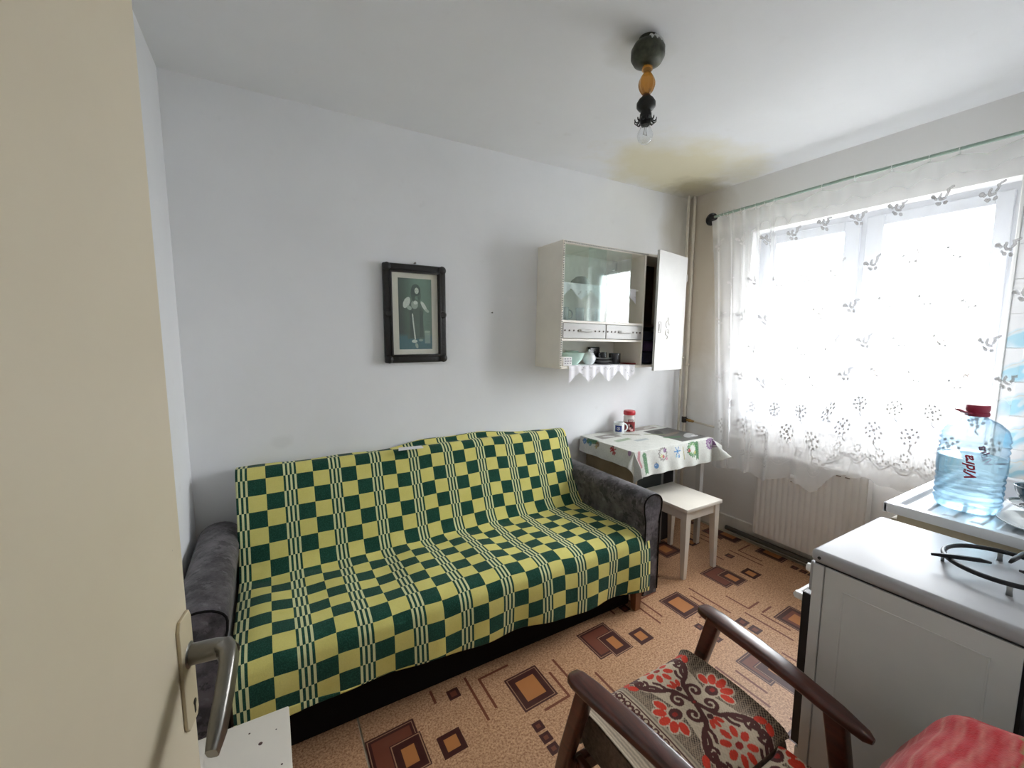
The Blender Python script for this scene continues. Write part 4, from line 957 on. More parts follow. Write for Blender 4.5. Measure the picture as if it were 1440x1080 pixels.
lathe([(0, 0), (.003, 0), (0, .0005)], (c[0]+.0385*math.cos(fa-.1), c[1]+.0385*math.sin(fa-.1), c[2]+.041), 10, t, Matrix.Rotation(fa-.1, 4, 'Z') @ Matrix.Rotation(R_(90), 4, 'Y'))
obj('printed_ring', t, mwg, mg2)
obj('printed_band', patch(c, .0383, fa-.9, fa+.8, .070, .073), M('grey_print_band', (.35, .40, .42), .3), mg2, True)
jr = thing('jar', (-.690, -.105, ZT), 'tall jar with red lid and dark red label beside the white mug', 'jar')
c = (-.690, -.105, ZT)
obj('body', lathe([(0, 0), (.037, 0), (.041, .006), (.041, .112), (.036, .122), (.036, .128), (0, .128)], c, 32), M('clear_jar_with_sugar', (.62, .58, .55), .15, var=.1), jr, True, 40)
obj('lid', lathe([(0, .128), (.041, .128), (.0425, .131), (.0425, .150), (.038, .158), (0, .159)], c, 32), M('red_plastic_lid', (.50, .018, .03), .35), jr, True, 40)
mred = M('dark_red_label', (.20, .012, .016), .35); mdkb = M('brown_black_print', (.035, .012, .010), .4); mpk = M('pale_pink_print', (.65, .42, .42), .4)
lb = obj('label', patch(c, .0415, 0, 2*math.pi, .008, .078, 40), mred, jr, True)
fa = math.atan2(-2.327+.105, -2.966+.69)
b = patch(c, .0417, fa-.2, fa+.75, .078, .096); obj('printed_title', b, mdkb, lb, True)
b = patch(c, .0419, fa-.1, fa+.62, .083, .091); obj('printed_title', b, mpk, lb, True)
for dz, a_, w_, mm in ((.05, .35, .22, mdkb), (.03, .15, .2, mpk), (.055, .0, .12, mpk), (.02, .5, .25, mpk), (.038, .62, .12, mdkb)):
    obj('printed_motif', patch(c, .0418, fa+a_-w_, fa+a_+w_, dz-.008, dz+.009), mm, lb, True)
# dark crates stored under the table
cr = thing('storage_crate', (-.70, -.2, 0), 'dark grey crate with a pale corner strip standing on the floor under the table', 'crate')
obj('body', box((-1.00, -.62), (-.36, -.06), (.0015, .55), .008), M('dark_green_grey_board', (.035, .042, .040), .6), cr)
obj('corner_strip', box((-.622, -.602), (-.362, -.345), (.0015, .552), .002), M('grey_strip', (.25, .26, .25), .5), cr)
cr2 = thing('storage_box', (-.5, -.2, 0), 'black box standing on the floor under the table beside the grey crate', 'box')
obj('body', box((-.595, -.47), (-.34, -.06), (.0015, .56), .006), mat_black, cr2); obj('lid', box((-.598, -.467), (-.345, -.057), (.56, .575), .004), mat_black, cr2)

# ------------------------------------------------------------------ white stools
def stool(x0, x1, y0, y1, label):
    cx, cy_ = (x0+x1)/2, (y0+y1)/2
    t = thing('stool', (cx, cy_, 0), label, 'stool')
    obj('seat', box((x0, x1), (y0, y1), (.425, .449), .004, 2), mstool, t, True, 40)
    for (xa, xb, ya, yb_) in ((x0+.022, x0+.038, y0+.03, y1-.03), (x1-.038, x1-.022, y0+.03, y1-.03), (x0+.03, x1-.03, y0+.022, y0+.038), (x0+.03, x1-.03, y1-.038, y1-.022)):
        obj('apron', box((xa, xb), (ya, yb_), (.365, .425), .002), mstool, t)
    for sx_, sy_ in ((0, 0), (1, 0), (1, 1), (0, 1)):
        lx = (x1-.032 if sx_ else x0+.032); ly = (y1-.032 if sy_ else y0+.032)
        ox = .012*(1 if sx_ else -1)*.6; oy = .012*(1 if sy_ else -1)*.6
        k = lambda cx_, cy2, r, z: [Vector((cx_+a*r, cy2+b_*r, z)) for a, b_ in ((-1, -1), (1, -1), (1, 1), (-1, 1))]
        obj('leg', loft([k(lx+ox, ly+oy, .0125, .0012), k(lx, ly, .0205, .33), k(lx, ly, .0205, .425)]), mstool, t)
    return t
mstool = M('cream_white_stool_paint', (.70, .655, .575), .4, var=.03)
stool(-.872, -.535, -.768, -.383, 'cream white wooden stool pulled out from under the table, near the window')
st2 = stool(-3.288, -2.968, -1.47, -1.095, 'chipped cream stool in the corner between the open door and the sofa')
b = B()
chips = [(-3.035, -1.185, .004), (-3.02, -1.30, .002), (-3.06, -1.14, .002), (-2.99, -1.27, .002), (-3.0, -1.16, .0015)]
for k, (x, y, r) in enumerate(chips): obj('chip_mark', lathe([(0, 0), (r*1.3, 0), (r, .0003), (0, .0004)], (x, y, .449), 7), mdk, st2)

# ------------------------------------------------------------------ stove
mst = M('white_stove_enamel', (.42, .42, .435), .42, var=.02, vscale=3, spec=.3)
msd = M('grey_white_stove_side', (.66, .665, .655), .42, var=.05, vscale=5)
sto = thing('stove', (-1.37, -2.0, 0), 'white enamel kitchen stove with a closed flat top behind the armchair', 'stove')
obj('body', box((-1.598, -1.16), (-2.15, -1.752), (.03, .806)), msd, sto)
# side panel facing the chair: post, panel with an embossed rectangle
obj('front_post', box((-1.606, -1.598), (-1.776, -1.748), (.03, .806), .002), msd, sto)
def embossed(y0, y1, z0, z1):
    x = -1.605
    b = box((x, x+.007), (y0, y1), (z0, z1), .0015)
    iy0, iy1, iz0, iz1 = y0+.045, y1-.045, z0+.05, z1-.05
    for (ya, yb_, za, zb_) in ((iy0, iy1, iz1-.004, iz1), (iy0, iy1, iz0, iz0+.004), (iy0, iy0+.004, iz0, iz1), (iy1-.004, iy1, iz0, iz1)):
        box((x-.0016, x+.001), (ya, yb_), (za, zb_), .0007, 1, b)
    return b
obj('side_panel', embossed(-2.152, -1.779, .03, .806), msd, sto)
obj('side_panel', box((-1.16, -1.153), (-2.152, -1.748), (.03, .806), .002), msd, sto)
obj('rear_panel', box((-1.59, -1.17), (-2.158, -2.15), (.03, .78)), mat_black, sto)
tp_ = box((-1.612, -1.148), (-2.275, -1.742), (.812, .850), .012, 4)
obj('top_plate', tp_, mst, sto, True, 40)
obj('top_seam', box((-1.600, -1.158), (-2.152, -1.75), (.8055, .8125)), mat_black, sto)
obj('screw', lathe([(0, -.0015), (.0045, -.0012), (.0045, .001), (0, .001)], (-1.613, -1.765, .830), 10, None, Matrix.Rotation(R_(90), 4, 'Y')), mat_black, sto)
for x in (-1.57, -1.19):
    for y in (-1.78, -2.12): obj('foot', lathe([(0, .0015), (.018, .0015), (.014, .03), (0, .03)], (x, y, 0), 12), mat_black, sto)
obj('control_panel', box((-1.60, -1.16), (-1.752, -1.738), (.715, .806), .003), mst, sto)
for k in range(4):
    x = -1.555+k*.09
    kb_ = obj('knob', lathe([(0, 0), (.019, 0), (.019, .008), (.014, .012), (.012, .026), (0, .027)], (x, -1.738, .762), 20, None, Matrix.Rotation(R_(-90), 4, 'X')), mat_white, sto, True, 40)
od = obj('oven_door', box((-1.598, -1.162), (-1.752, -1.722), (.20, .700), .003), mat_black, sto)
hb = tube([(-1.585, -1.70, .672), (-1.175, -1.70, .672)], .009, 10); box((-1.588, -1.570), (-1.724, -1.694), (.662, .683), .003, 1, hb); box((-1.19, -1.172), (-1.724, -1.694), (.662, .683), .003, 1, hb)
obj('handle', hb, mat_white, od, True, 40)
obj('drawer', box((-1.598, -1.162), (-1.752, -1.735), (.035, .19), .003), msd, sto)
# black ring-shaped pan support lying on the stove top
GC, GR_ = (-1.345, -2.068), .112
ps = thing('pan_support', (GC[0], GC[1], .85), 'black ring-shaped iron pan support standing on the white stove top', 'pan support')
mir = M('black_cast_iron', (.008, .008, .010), .45, metal=.2)
obj('ring', tube([(GC[0]+GR_*math.cos(a), GC[1]+GR_*math.sin(a), .878) for a in np.linspace(0, 2*math.pi, 49)[:-1]], .0062, 10, closed=True), mir, ps, True)
for k, a in enumerate((R_(130), R_(248), R_(-5))):
    ca, sa = math.cos(a), math.sin(a)
    q = [(GC[0]+ca*r, GC[1]+sa*r, z) for r, z in ((GR_+.038, .884), (GR_, .886), (.05, .886), (.028, .883))]
    obj('prong', bar(q, [.003, .0042, .0042, .003], [.003, .0055, .0055, .003], .002, (-sa, ca, 0)), mir, ps, True)
for a in (R_(15), R_(195), R_(105), R_(285)):
    obj('foot', bar([(GC[0]+GR_*math.cos(a), GC[1]+GR_*math.sin(a), z) for z in (.878, .862, .8505)], [.006, .005, .006], [.004, .0035, .004], .002, (-math.sin(a), math.cos(a), 0)), M('grey_steel_foot', (.30, .31, .31), .35, metal=.7), ps, True)

# ------------------------------------------------------------------ sink unit
mse = M('white_sink_enamel', (.72, .74, .77), .25, var=.02, spec=.4)
KX0, KX1, KY0, KY1, KZ = -1.025, -.205, -2.275, -1.712, .862
cabk = thing('sink_cabinet', (-.62, -2.0, 0), 'beige base cabinet carrying the white enamel sink by the window', 'cabinet')
mbe = M('beige_cabinet_paint', (.50, .43, .30), .5, var=.06)
for xa, xb, ya, yb_, za, zb_ in ((KX0+.03, KX0+.046, KY0+.02, KY1-.03, .08, .826), (KX1-.046, KX1-.03, KY0+.02, KY1-.03, .08, .826), (KX0+.046, KX1-.046, KY0+.02, KY0+.028, .08, .826), (KX0+.046, KX1-.046, KY0+.028, KY1-.03, .08, .096)):
    obj('carcass_panel', box((xa, xb), (ya, yb_), (za, zb_)), mbe, cabk)
obj('front_rail', box((KX0+.046, KX1-.046), (KY1-.046, KY1-.03), (.78, .826)), mbe, cabk)
obj('plinth', box((KX0+.05, KX1-.05), (KY0+.04, KY1-.07), (.0015, .08)), mat_dark, cabk)
for xa, xb, kx in ((KX0+.034, -.617, -.65), (-.613, KX1-.034, -.58)):
    d = obj('door', box((xa, xb), (KY1-.03, KY1-.012), (.09, .80), .003), mbe, cabk)
    obj('knob', lathe([(0, 0), (.006, 0), (.006, .012), (.013, .018), (.010, .026), (0, .028)], (kx, KY1-.012, .70), 16, None, Matrix.Rotation(R_(-90), 4, 'X')), mat_white, d, True)
nx, ny = 240, 170
XX, YY = np.meshgrid(np.linspace(KX0, KX1, nx), np.linspace(KY0, KY1, ny), indexing='ij')
def smst(a, b_, v): t = np.clip((v-a)/(b_-a), 0, 1); return t*t*(3-2*t)
edge = np.minimum(np.minimum(XX-KX0, KX1-XX), np.minimum(YY-KY0, KY1-YY))
Z = KZ - .013*smst(.030, .042, edge)                                  # raised rim, sunk field
Z -= .03*(1-smst(0, .007, edge))*0
rib = (XX > KX0+.075) & (XX < -.60)
rw = smst(KX0+.065, KX0+.085, XX)*(1-smst(-.61, -.59, XX))*smst(.05, .065, edge)
Z += rw*.0045*smst(-.15, .35, np.sin((YY-KY0)*2*math.pi/.066))
bs = np.minimum(np.minimum(XX+.560, -.245-XX), np.minimum(YY-KY0-.06, KY1-.06-YY))
Z -= .15*smst(0, .035, bs)
sk = thing('sink', (-.62, -2.0, .83), 'white enamel sink with ribbed drainboard on the beige cabinet under the window', 'sink')
obj_top = grid('basin', np.stack([XX, YY, Z], -1), mse, sk, thick=0)
b = B()
for (xa, xb, ya, yb_) in ((KX0, KX0+.012, KY0, KY1), (KX1-.012, KX1, KY0, KY1), (KX0, KX1, KY1-.012, KY1), (KX0, KX1, KY0, KY0+.012)):
    box((xa-.003*(xa == KX0), xb+.003*(xb == KX1)), (ya-.003*(ya == KY0), yb_+.003*(yb_ == KY1)), (.828, KZ+.0015), .005, 2, b)
obj('rim', b, mse, sk, True, 40)
obj('drain', lathe([(0, 0), (.030, 0), (.033, .003), (0, .004)], (-.40, -2.0, KZ-.1625), 20), M('steel_drain', (.5, .5, .5), .25, metal=1), sk, True)
ZD = KZ-.013+.0047
dish = tag(obj('dish', lathe([(0, 0), (.075, 0), (.105, .010), (.128, .016), (.129, .019), (.104, .0135), (.074, .004), (0, .004)], (-.835, -2.080, ZD), 40), mwg, None, True, 50), 'large white plate lying on the drainboard beside the water bottle', 'plate')
b2 = lathe([(0, 0), (.045, 0), (.070, .010), (.082, .016), (.082, .018), (.068, .0125), (.044, .0035), (0, .0035)], (-.690, -2.028, ZD+.019), 36)
sau = thing('saucer', (-.690, -2.028, ZD+.019), 'white saucer with a dark ring, on the edge of the plate under the blue bowl', 'saucer')
obj('dish', b2, mwg, sau, True, 50)
obj('dark_ring', lathe([(.0765, .0172), (.0825, .0183), (.0828, .0192), (.0760, .0180)], (-.690, -2.028, ZD+.019), 36), mbk, sau, True)
obj('painted_ring', lathe([(.050, .0068), (.053, .0078), (.0530, .0086), (.050, .0075)], (-.690, -2.028, ZD+.019), 36), mbk, sau, True)
mnb = M('dark_blue_glaze', (.012, .030, .075), .15, coat=.5); mtl = M('blue_teal_glaze', (.02, .075, .11), .2, coat=.5)
cup = thing('blue_bowl', (-.665, -2.008, ZD+.025), 'dark blue glazed bowl standing on the saucer at the sink', 'bowl')
c = (-.665, -2.008, ZD+.0262)
obj('body', lathe([(0, 0), (.026, 0), (.028, .006), (.040, .022), (.052, .048), (.0555, .066), (.0535, .066), (.049, .048), (.036, .022), (.02, .010), (0, .009)], c, 36), mtl, cup, True, 50)
obj('glazed_rim', lathe([(.0555, .0645), (.0562, .067), (.0550, .0680), (.0530, .067), (.0525, .064)], c, 36), M('pale_rim_glaze', (.35, .45, .52), .2, coat=.4), cup, True)

# ------------------------------------------------------------------ big water bottle
BC = (-.812, -1.872, ZD+.0005)
bot = thing('water_bottle', BC, 'large clear blue water bottle with dark red cap, half full, on the drainboard', 'bottle')
mpl, nt, p = base('blue_clear_plastic'); nt.nodes.remove(p)
lw = nd(nt, 'ShaderNodeLayerWeight', i_Blend=.5)
sch = math_(nt, 'ADD', .05, math_(nt, 'MULTIPLY', math_(nt, 'POWER', lw.outputs['Facing'], 4), .75), clamp=True)
tcol = mixc(nt, math_(nt, 'POWER', lw.outputs['Facing'], 1.5), (.86, .945, .985), (.42, .62, .78))
tr = nd(nt, 'ShaderNodeBsdfTransparent'); nt.links.new(tcol, tr.inputs[0]); gl = nd(nt, 'ShaderNodeBsdfGlossy', i_Roughness=.05); mx = nd(nt, 'ShaderNodeMixShader')
nt.links.new(sch, mx.inputs[0]); nt.links.new(tr.outputs[0], mx.inputs[1]); nt.links.new(gl.outputs[0], mx.inputs[2]); nt.links.new(mx.outputs[0], nt.nodes['Material Output'].inputs[0])
prof = [(0, .012), (.03, .010), (.060, .003), (.070, .004), (.077, .014)]
for k in range(5): z = .024+k*.021; prof += [(.0775, z), (.0800, z+.007), (.0800, z+.012), (.0770, z+.019)]
prof += [(.0800, .135), (.0812, .150), (.0812, .196), (.0800, .206)]
for k in range(3): z = .212+k*.019; prof += [(.0775, z), (.0815, z+.007), (.0815, z+.010), (.0785, z+.017)]
prof += [(.079, .272), (.073, .293), (.060, .312), (.042, .326), (.028, .333), (.024, .338), (.024, .350)]
WB = 1.10; prof = [(r*(WB if z < .30 else 1.0+.10*max(0, (.326-z)/.026)), z) for r, z in prof]
LE = Matrix.Identity(4)
obj('shell', lathe(prof, BC, 48), mpl, bot, True)
mwa, nt, p = base('clear_water'); p.inputs['Base Color'].default_value = (.80, .94, 1, 1); p.inputs['Transmission Weight'].default_value = 1; p.inputs['IOR'].default_value = 1.33; p.inputs['Roughness'].default_value = 0
out = nt.nodes['Material Output']; tr = nd(nt, 'ShaderNodeBsdfTransparent', i_0=(.82, .93, .97, 1)); mx = nd(nt, 'ShaderNodeMixShader'); mx.inputs[0].default_value = .5
nt.links.new(tr.outputs[0], mx.inputs[1]); nt.links.new(p.outputs[0], mx.inputs[2]); nt.links.new(mx.outputs[0], out.inputs[0])
WL = .192
wp = [(0, .014)]+[(r-.0022, z+.001) for r, z in prof if .003 < z < WL and r > .03]+[(.0785*WB, WL), (.074*WB, WL-.001), (0, WL-.0012)]
obj('water', lathe(wp, BC, 48), mwa, bot, True, 60)
mcap = M('dark_red_cap', (.30, .012, .045), .4)
b = lathe([(0, .338), (.030, .338), (.0315, .341), (.0315, .349), (.0285, .352), (.0285, .356), (.0305, .359), (.0305, .374), (.028, .377), (0, .377)], BC, 32)
obj('cap', b, mcap, bot, True, 40)
hd = math.atan2(.35, -.94)
q = [(BC[0]+.029*math.cos(hd), BC[1]+.029*math.sin(hd), BC[2]+.344), (BC[0]+.055*math.cos(hd), BC[1]+.055*math.sin(hd), BC[2]+.352), (BC[0]+.088*math.cos(hd), BC[1]+.088*math.sin(hd), BC[2]+.364)]
obj('carry_handle', bar(q, [.012, .011, .009], [.0022, .0020, .0018], .001, (-math.sin(hd), math.cos(hd), 0)), mcap, bot, True)
cv_ang = math.atan2(-2.327-BC[1], -2.966-BC[0])
def lettering(name, txt, ang0, zc, size, mat, rot, par):
    cu_ = bpy.data.curves.new('txt', 'FONT'); cu_.body = txt; cu_.size = size; cu_.shear = .35; cu_.offset = .0011; cu_.align_x = 'CENTER'; cu_.align_y = 'CENTER'
    to = bpy.data.objects.new('txt', cu_); C.objects.link(to)
    dg = bpy.context.evaluated_depsgraph_get(); me = bpy.data.meshes.new_from_object(to.evaluated_get(dg)); bpy.data.objects.remove(to)
    bm = bmesh.new(); bm.from_mesh(me); bmesh.ops.subdivide_edges(bm, edges=[e_ for e_ in bm.edges if e_.calc_length() > .006], cuts=2)
    for v_ in bm.verts:
        x, y = v_.co.x, v_.co.y; X = x*math.cos(rot)-y*math.sin(rot); Y = x*math.sin(rot)+y*math.cos(rot)
        a = ang0+X/(.0818*WB); v_.co = Vector((BC[0]+(.0818*WB)*math.cos(a), BC[1]+(.0818*WB)*math.sin(a), BC[2]+zc+Y))
    return obj(name, bm, mat, par)
lettering('printed_lettering', 'Vidra', cv_ang-.02, .166, .040, M('red_print', (.33, .015, .04), .4), R_(100), bot)
lettering('printed_lettering', 'Vidra', cv_ang+math.pi-.38, .180, .034, M('pale_red_print', (.45, .10, .20), .4), R_(74), bot)

# ------------------------------------------------------------------ ceiling lamp
LC = Vector((-1.700, -1.122, 0))
lam = thing('ceiling_lamp', (LC.x, LC.y, H), 'old ceiling lamp with dark canopy, amber glass ball and one bare bulb', 'lamp')
def L(z): return (LC.x, LC.y, z)
mgd = M('tarnished_dark_metal', (.055, .058, .040), .4, metal=.5, var=.5, vscale=40)
obj('canopy', lathe([(0, H-.001), (.034, H-.001), (.036, H-.014), (.050, H-.022), (.060, H-.040), (.060, H-.066), (.050, H-.084), (.030, H-.092), (.012, H-.094), (0, H-.094)], (LC.x, LC.y, 0), 36), mgd, lam, True, 50)
b = B()
for k in range(5):
    a = -2.2+k*.34; tube([(LC.x+.044*math.cos(a), LC.y+.044*math.sin(a), H-.0185), (LC.x+.052*math.cos(a+.1), LC.y+.052*math.sin(a+.1), H-.026), (LC.x+.057*math.cos(a+.05), LC.y+.057*math.sin(a+.05), H-.034)], [.006, .005, .002], 7, b)
obj('paint_splash', b, M('white_paint_splash', (.75, .76, .74), .6), lam, True)
mam, nt, p = base('amber_glass'); p.inputs['Base Color'].default_value = (.75, .33, .05, 1); p.inputs['Transmission Weight'].default_value = .7; p.inputs['Roughness'].default_value = .12; p.inputs['IOR'].default_value = 1.45
obj('amber_neck', lathe([(.010, H-.094), (.019, H-.100), (.019, H-.110), (.012, H-.116), (.010, H-.118)], (LC.x, LC.y, 0), 24), mam, lam, True)
secs = []
for k in range(15):
    t = k/14; z = H-.117-t*.080; r = .010+.019*math.sin(math.pi*t)**.8
    secs.append([Vector((LC.x+r*(1+.05*math.cos(8*a))*math.cos(a), LC.y+r*(1+.05*math.cos(8*a))*math.sin(a), z)) for a in np.linspace(0, 2*math.pi, 49)[:-1]])
obj('amber_ball', loft(secs), mam, lam, True)
mcop = M('dark_copper', (.09, .045, .03), .35, metal=.6); mgn = M('dark_bronze', (.012, .013, .012), .4, metal=.3)
obj('collar', lathe([(0, H-.194), (.012, H-.194), (.020, H-.204), (.020, H-.210), (0, H-.210)], (LC.x, LC.y, 0), 24), mcop, lam, True, 50)
obj('cup', lathe([(0, H-.209), (.026, H-.209), (.034, H-.222), (.034, H-.236), (.026, H-.246), (.019, H-.250), (.019, H-.262), (0, H-.262)], (LC.x, LC.y, 0), 32), mgn, lam, True, 50)
obj('socket', lathe([(0, H-.260), (.021, H-.260), (.022, H-.275), (.019, H-.292), (.016, H-.300), (0, H-.300)], (LC.x, LC.y, 0), 24), mgn, lam, True, 50)
for k in range(12):
    a = k*2*math.pi/12; ca, sa = math.cos(a), math.sin(a)
    q = [(LC.x+ca*r, LC.y+sa*r, H-z) for r, z in ((.020, .272), (.024, .286), (.033, .292), (.039, .287), (.040, .280))]
    obj('claw', bar(q, [.004, .004, .0034, .0026, .0014], [.0016]*5, .001, (-sa, ca, 0)), mgn, lam, True)
mbu, nt, p = base('bulb_glass'); nt.nodes.remove(p)
lw = nd(nt, 'ShaderNodeLayerWeight', i_Blend=.5); sch = math_(nt, 'ADD', .08, math_(nt, 'MULTIPLY', math_(nt, 'POWER', lw.outputs['Facing'], 3), .7), clamp=True)
tr = nd(nt, 'ShaderNodeBsdfTransparent', i_0=(.93, .94, .95, 1)); gl = nd(nt, 'ShaderNodeBsdfGlossy', i_Roughness=.03); mx = nd(nt, 'ShaderNodeMixShader')
nt.links.new(sch, mx.inputs[0]); nt.links.new(tr.outputs[0], mx.inputs[1]); nt.links.new(gl.outputs[0], mx.inputs[2]); nt.links.new(mx.outputs[0], nt.nodes['Material Output'].inputs[0])
bulb = obj('bulb', lathe([(.012, H-.292), (.013, H-.300), (.020, H-.312), (.0265, H-.326), (.028, H-.338), (.024, H-.354), (.014, H-.364), (0, H-.367)], (LC.x, LC.y, 0), 28), mbu, lam, True)
fb = tube([(LC.x-.003, LC.y, H-.298), (LC.x-.004, LC.y, H-.318), (LC.x-.010, LC.y, H-.334)], .0008, 6); tube([(LC.x+.003, LC.y, H-.298), (LC.x+.004, LC.y, H-.318), (LC.x+.010, LC.y, H-.334)], .0008, 6, fb)
tube([(LC.x-.010+.02*k/8, LC.y+.002*(-1)**k, H-.334) for k in range(9)], .0006, 5, fb)
obj('filament', fb, mat_steel, bulb)

# ------------------------------------------------------------------ paper on the sofa back
pp_ = prism([(-2.405, -.175), (-2.275, -.185), (-2.27, -.135), (-2.39, -.118)], 'z', .8745, .8765)
tag(obj('envelope', pp_, M('white_paper', (.78, .78, .79), .6)), 'small white envelope lying on top of the sofa back', 'envelope')

# ------------------------------------------------------------------ armchair in front (faces the sofa)
mwd, nt, p = base('dark_red_brown_varnish'); v = coords(nt)
mp = nd(nt, 'ShaderNodeMapping'); mp.inputs['Scale'].default_value = (22, 2.2, 22); nt.links.new(v, mp.inputs[0])
c = mixc(nt, ramp(nt, noise(nt, mp.outputs[0], 3, 5, .6), .3, .7), (.032, .0075, .005), (.105, .023, .012)); nt.links.new(c, p.inputs['Base Color'])
p.inputs['Roughness'].default_value = .30; p.inputs['Coat Weight'].default_value = .35; p.inputs['Coat Roughness'].default_value = .2
ch = thing('armchair', (-2.01, -1.75, 0), 'wooden armchair with dark varnished arms and red floral woven cushions, facing the sofa', 'armchair')
def armrest(pts, hw):
    hh = [.007, .013, .0155, .016, .016, .0155, .015, .013, .007]
    return bar(pts, hw, hh, .010, (1, 0, 0))
def apts(f, r):
    f, r = Vector(f), Vector(r); return [f.lerp(r, t)+Vector((0, 0, .012*math.sin(math.pi*t))) for t in (0, .015, .05, .15, .4, .65, .85, .97, 1)]
HW = [.012, .022, .0265, .029, .0285, .0265, .024, .016, .008]
obj('armrest', armrest(apts((-1.732, -1.478, .548), (-1.772, -1.975, .512)), HW), mwd, ch, True, 50)
obj('armrest', armrest(apts((-2.298, -1.492, .552), (-2.215, -1.985, .506)), HW), mwd, ch, True, 50)
for sgn, xt, xb in ((1, -1.748, -1.725), (-1, -2.285, -2.300)):
    obj('leg', bar([(xt, -1.545, .548), (xt*.5+xb*.5, -1.475, .30), (xb, -1.40, .0075)], [.019, .018, .013], [.022, .020, .013], .008, (1, 0, 0)), mwd, ch, True, 50)
for xt in (-1.768, -2.228):
    obj('leg', bar([(xt, -1.895, .515), (xt, -1.93, .30), (xt, -2.03, .0075)], [.019, .018, .013], [.024, .022, .014], .008, (1, 0, 0)), mwd, ch, True, 50)
obj('rail', box((-2.285, -1.74), (-1.505, -1.478), (.235, .285), .004), mwd, ch); obj('rail', box((-2.235, -1.76), (-1.945, -1.918), (.25, .30), .004), mwd, ch)
for x0_, x1_ in ((-1.765, -1.745), (-2.275, -2.255)):
    obj('side_rail', box((x0_, x1_), (-1.93, -1.49), (.24, .29), .004), mwd, ch)
for k in range(4):
    x = -2.17+k*.105
    obj('slat', bar([(x, -1.90, .29), (x, -2.05, .42), (x, -2.215, .68)], [.018]*3, [.007]*3, .003, (1, 0, 0)), mwd, ch)
obj('back_rail', box((-2.24, -1.77), (-2.215, -2.19), (.675, .715), .004), mwd, ch)

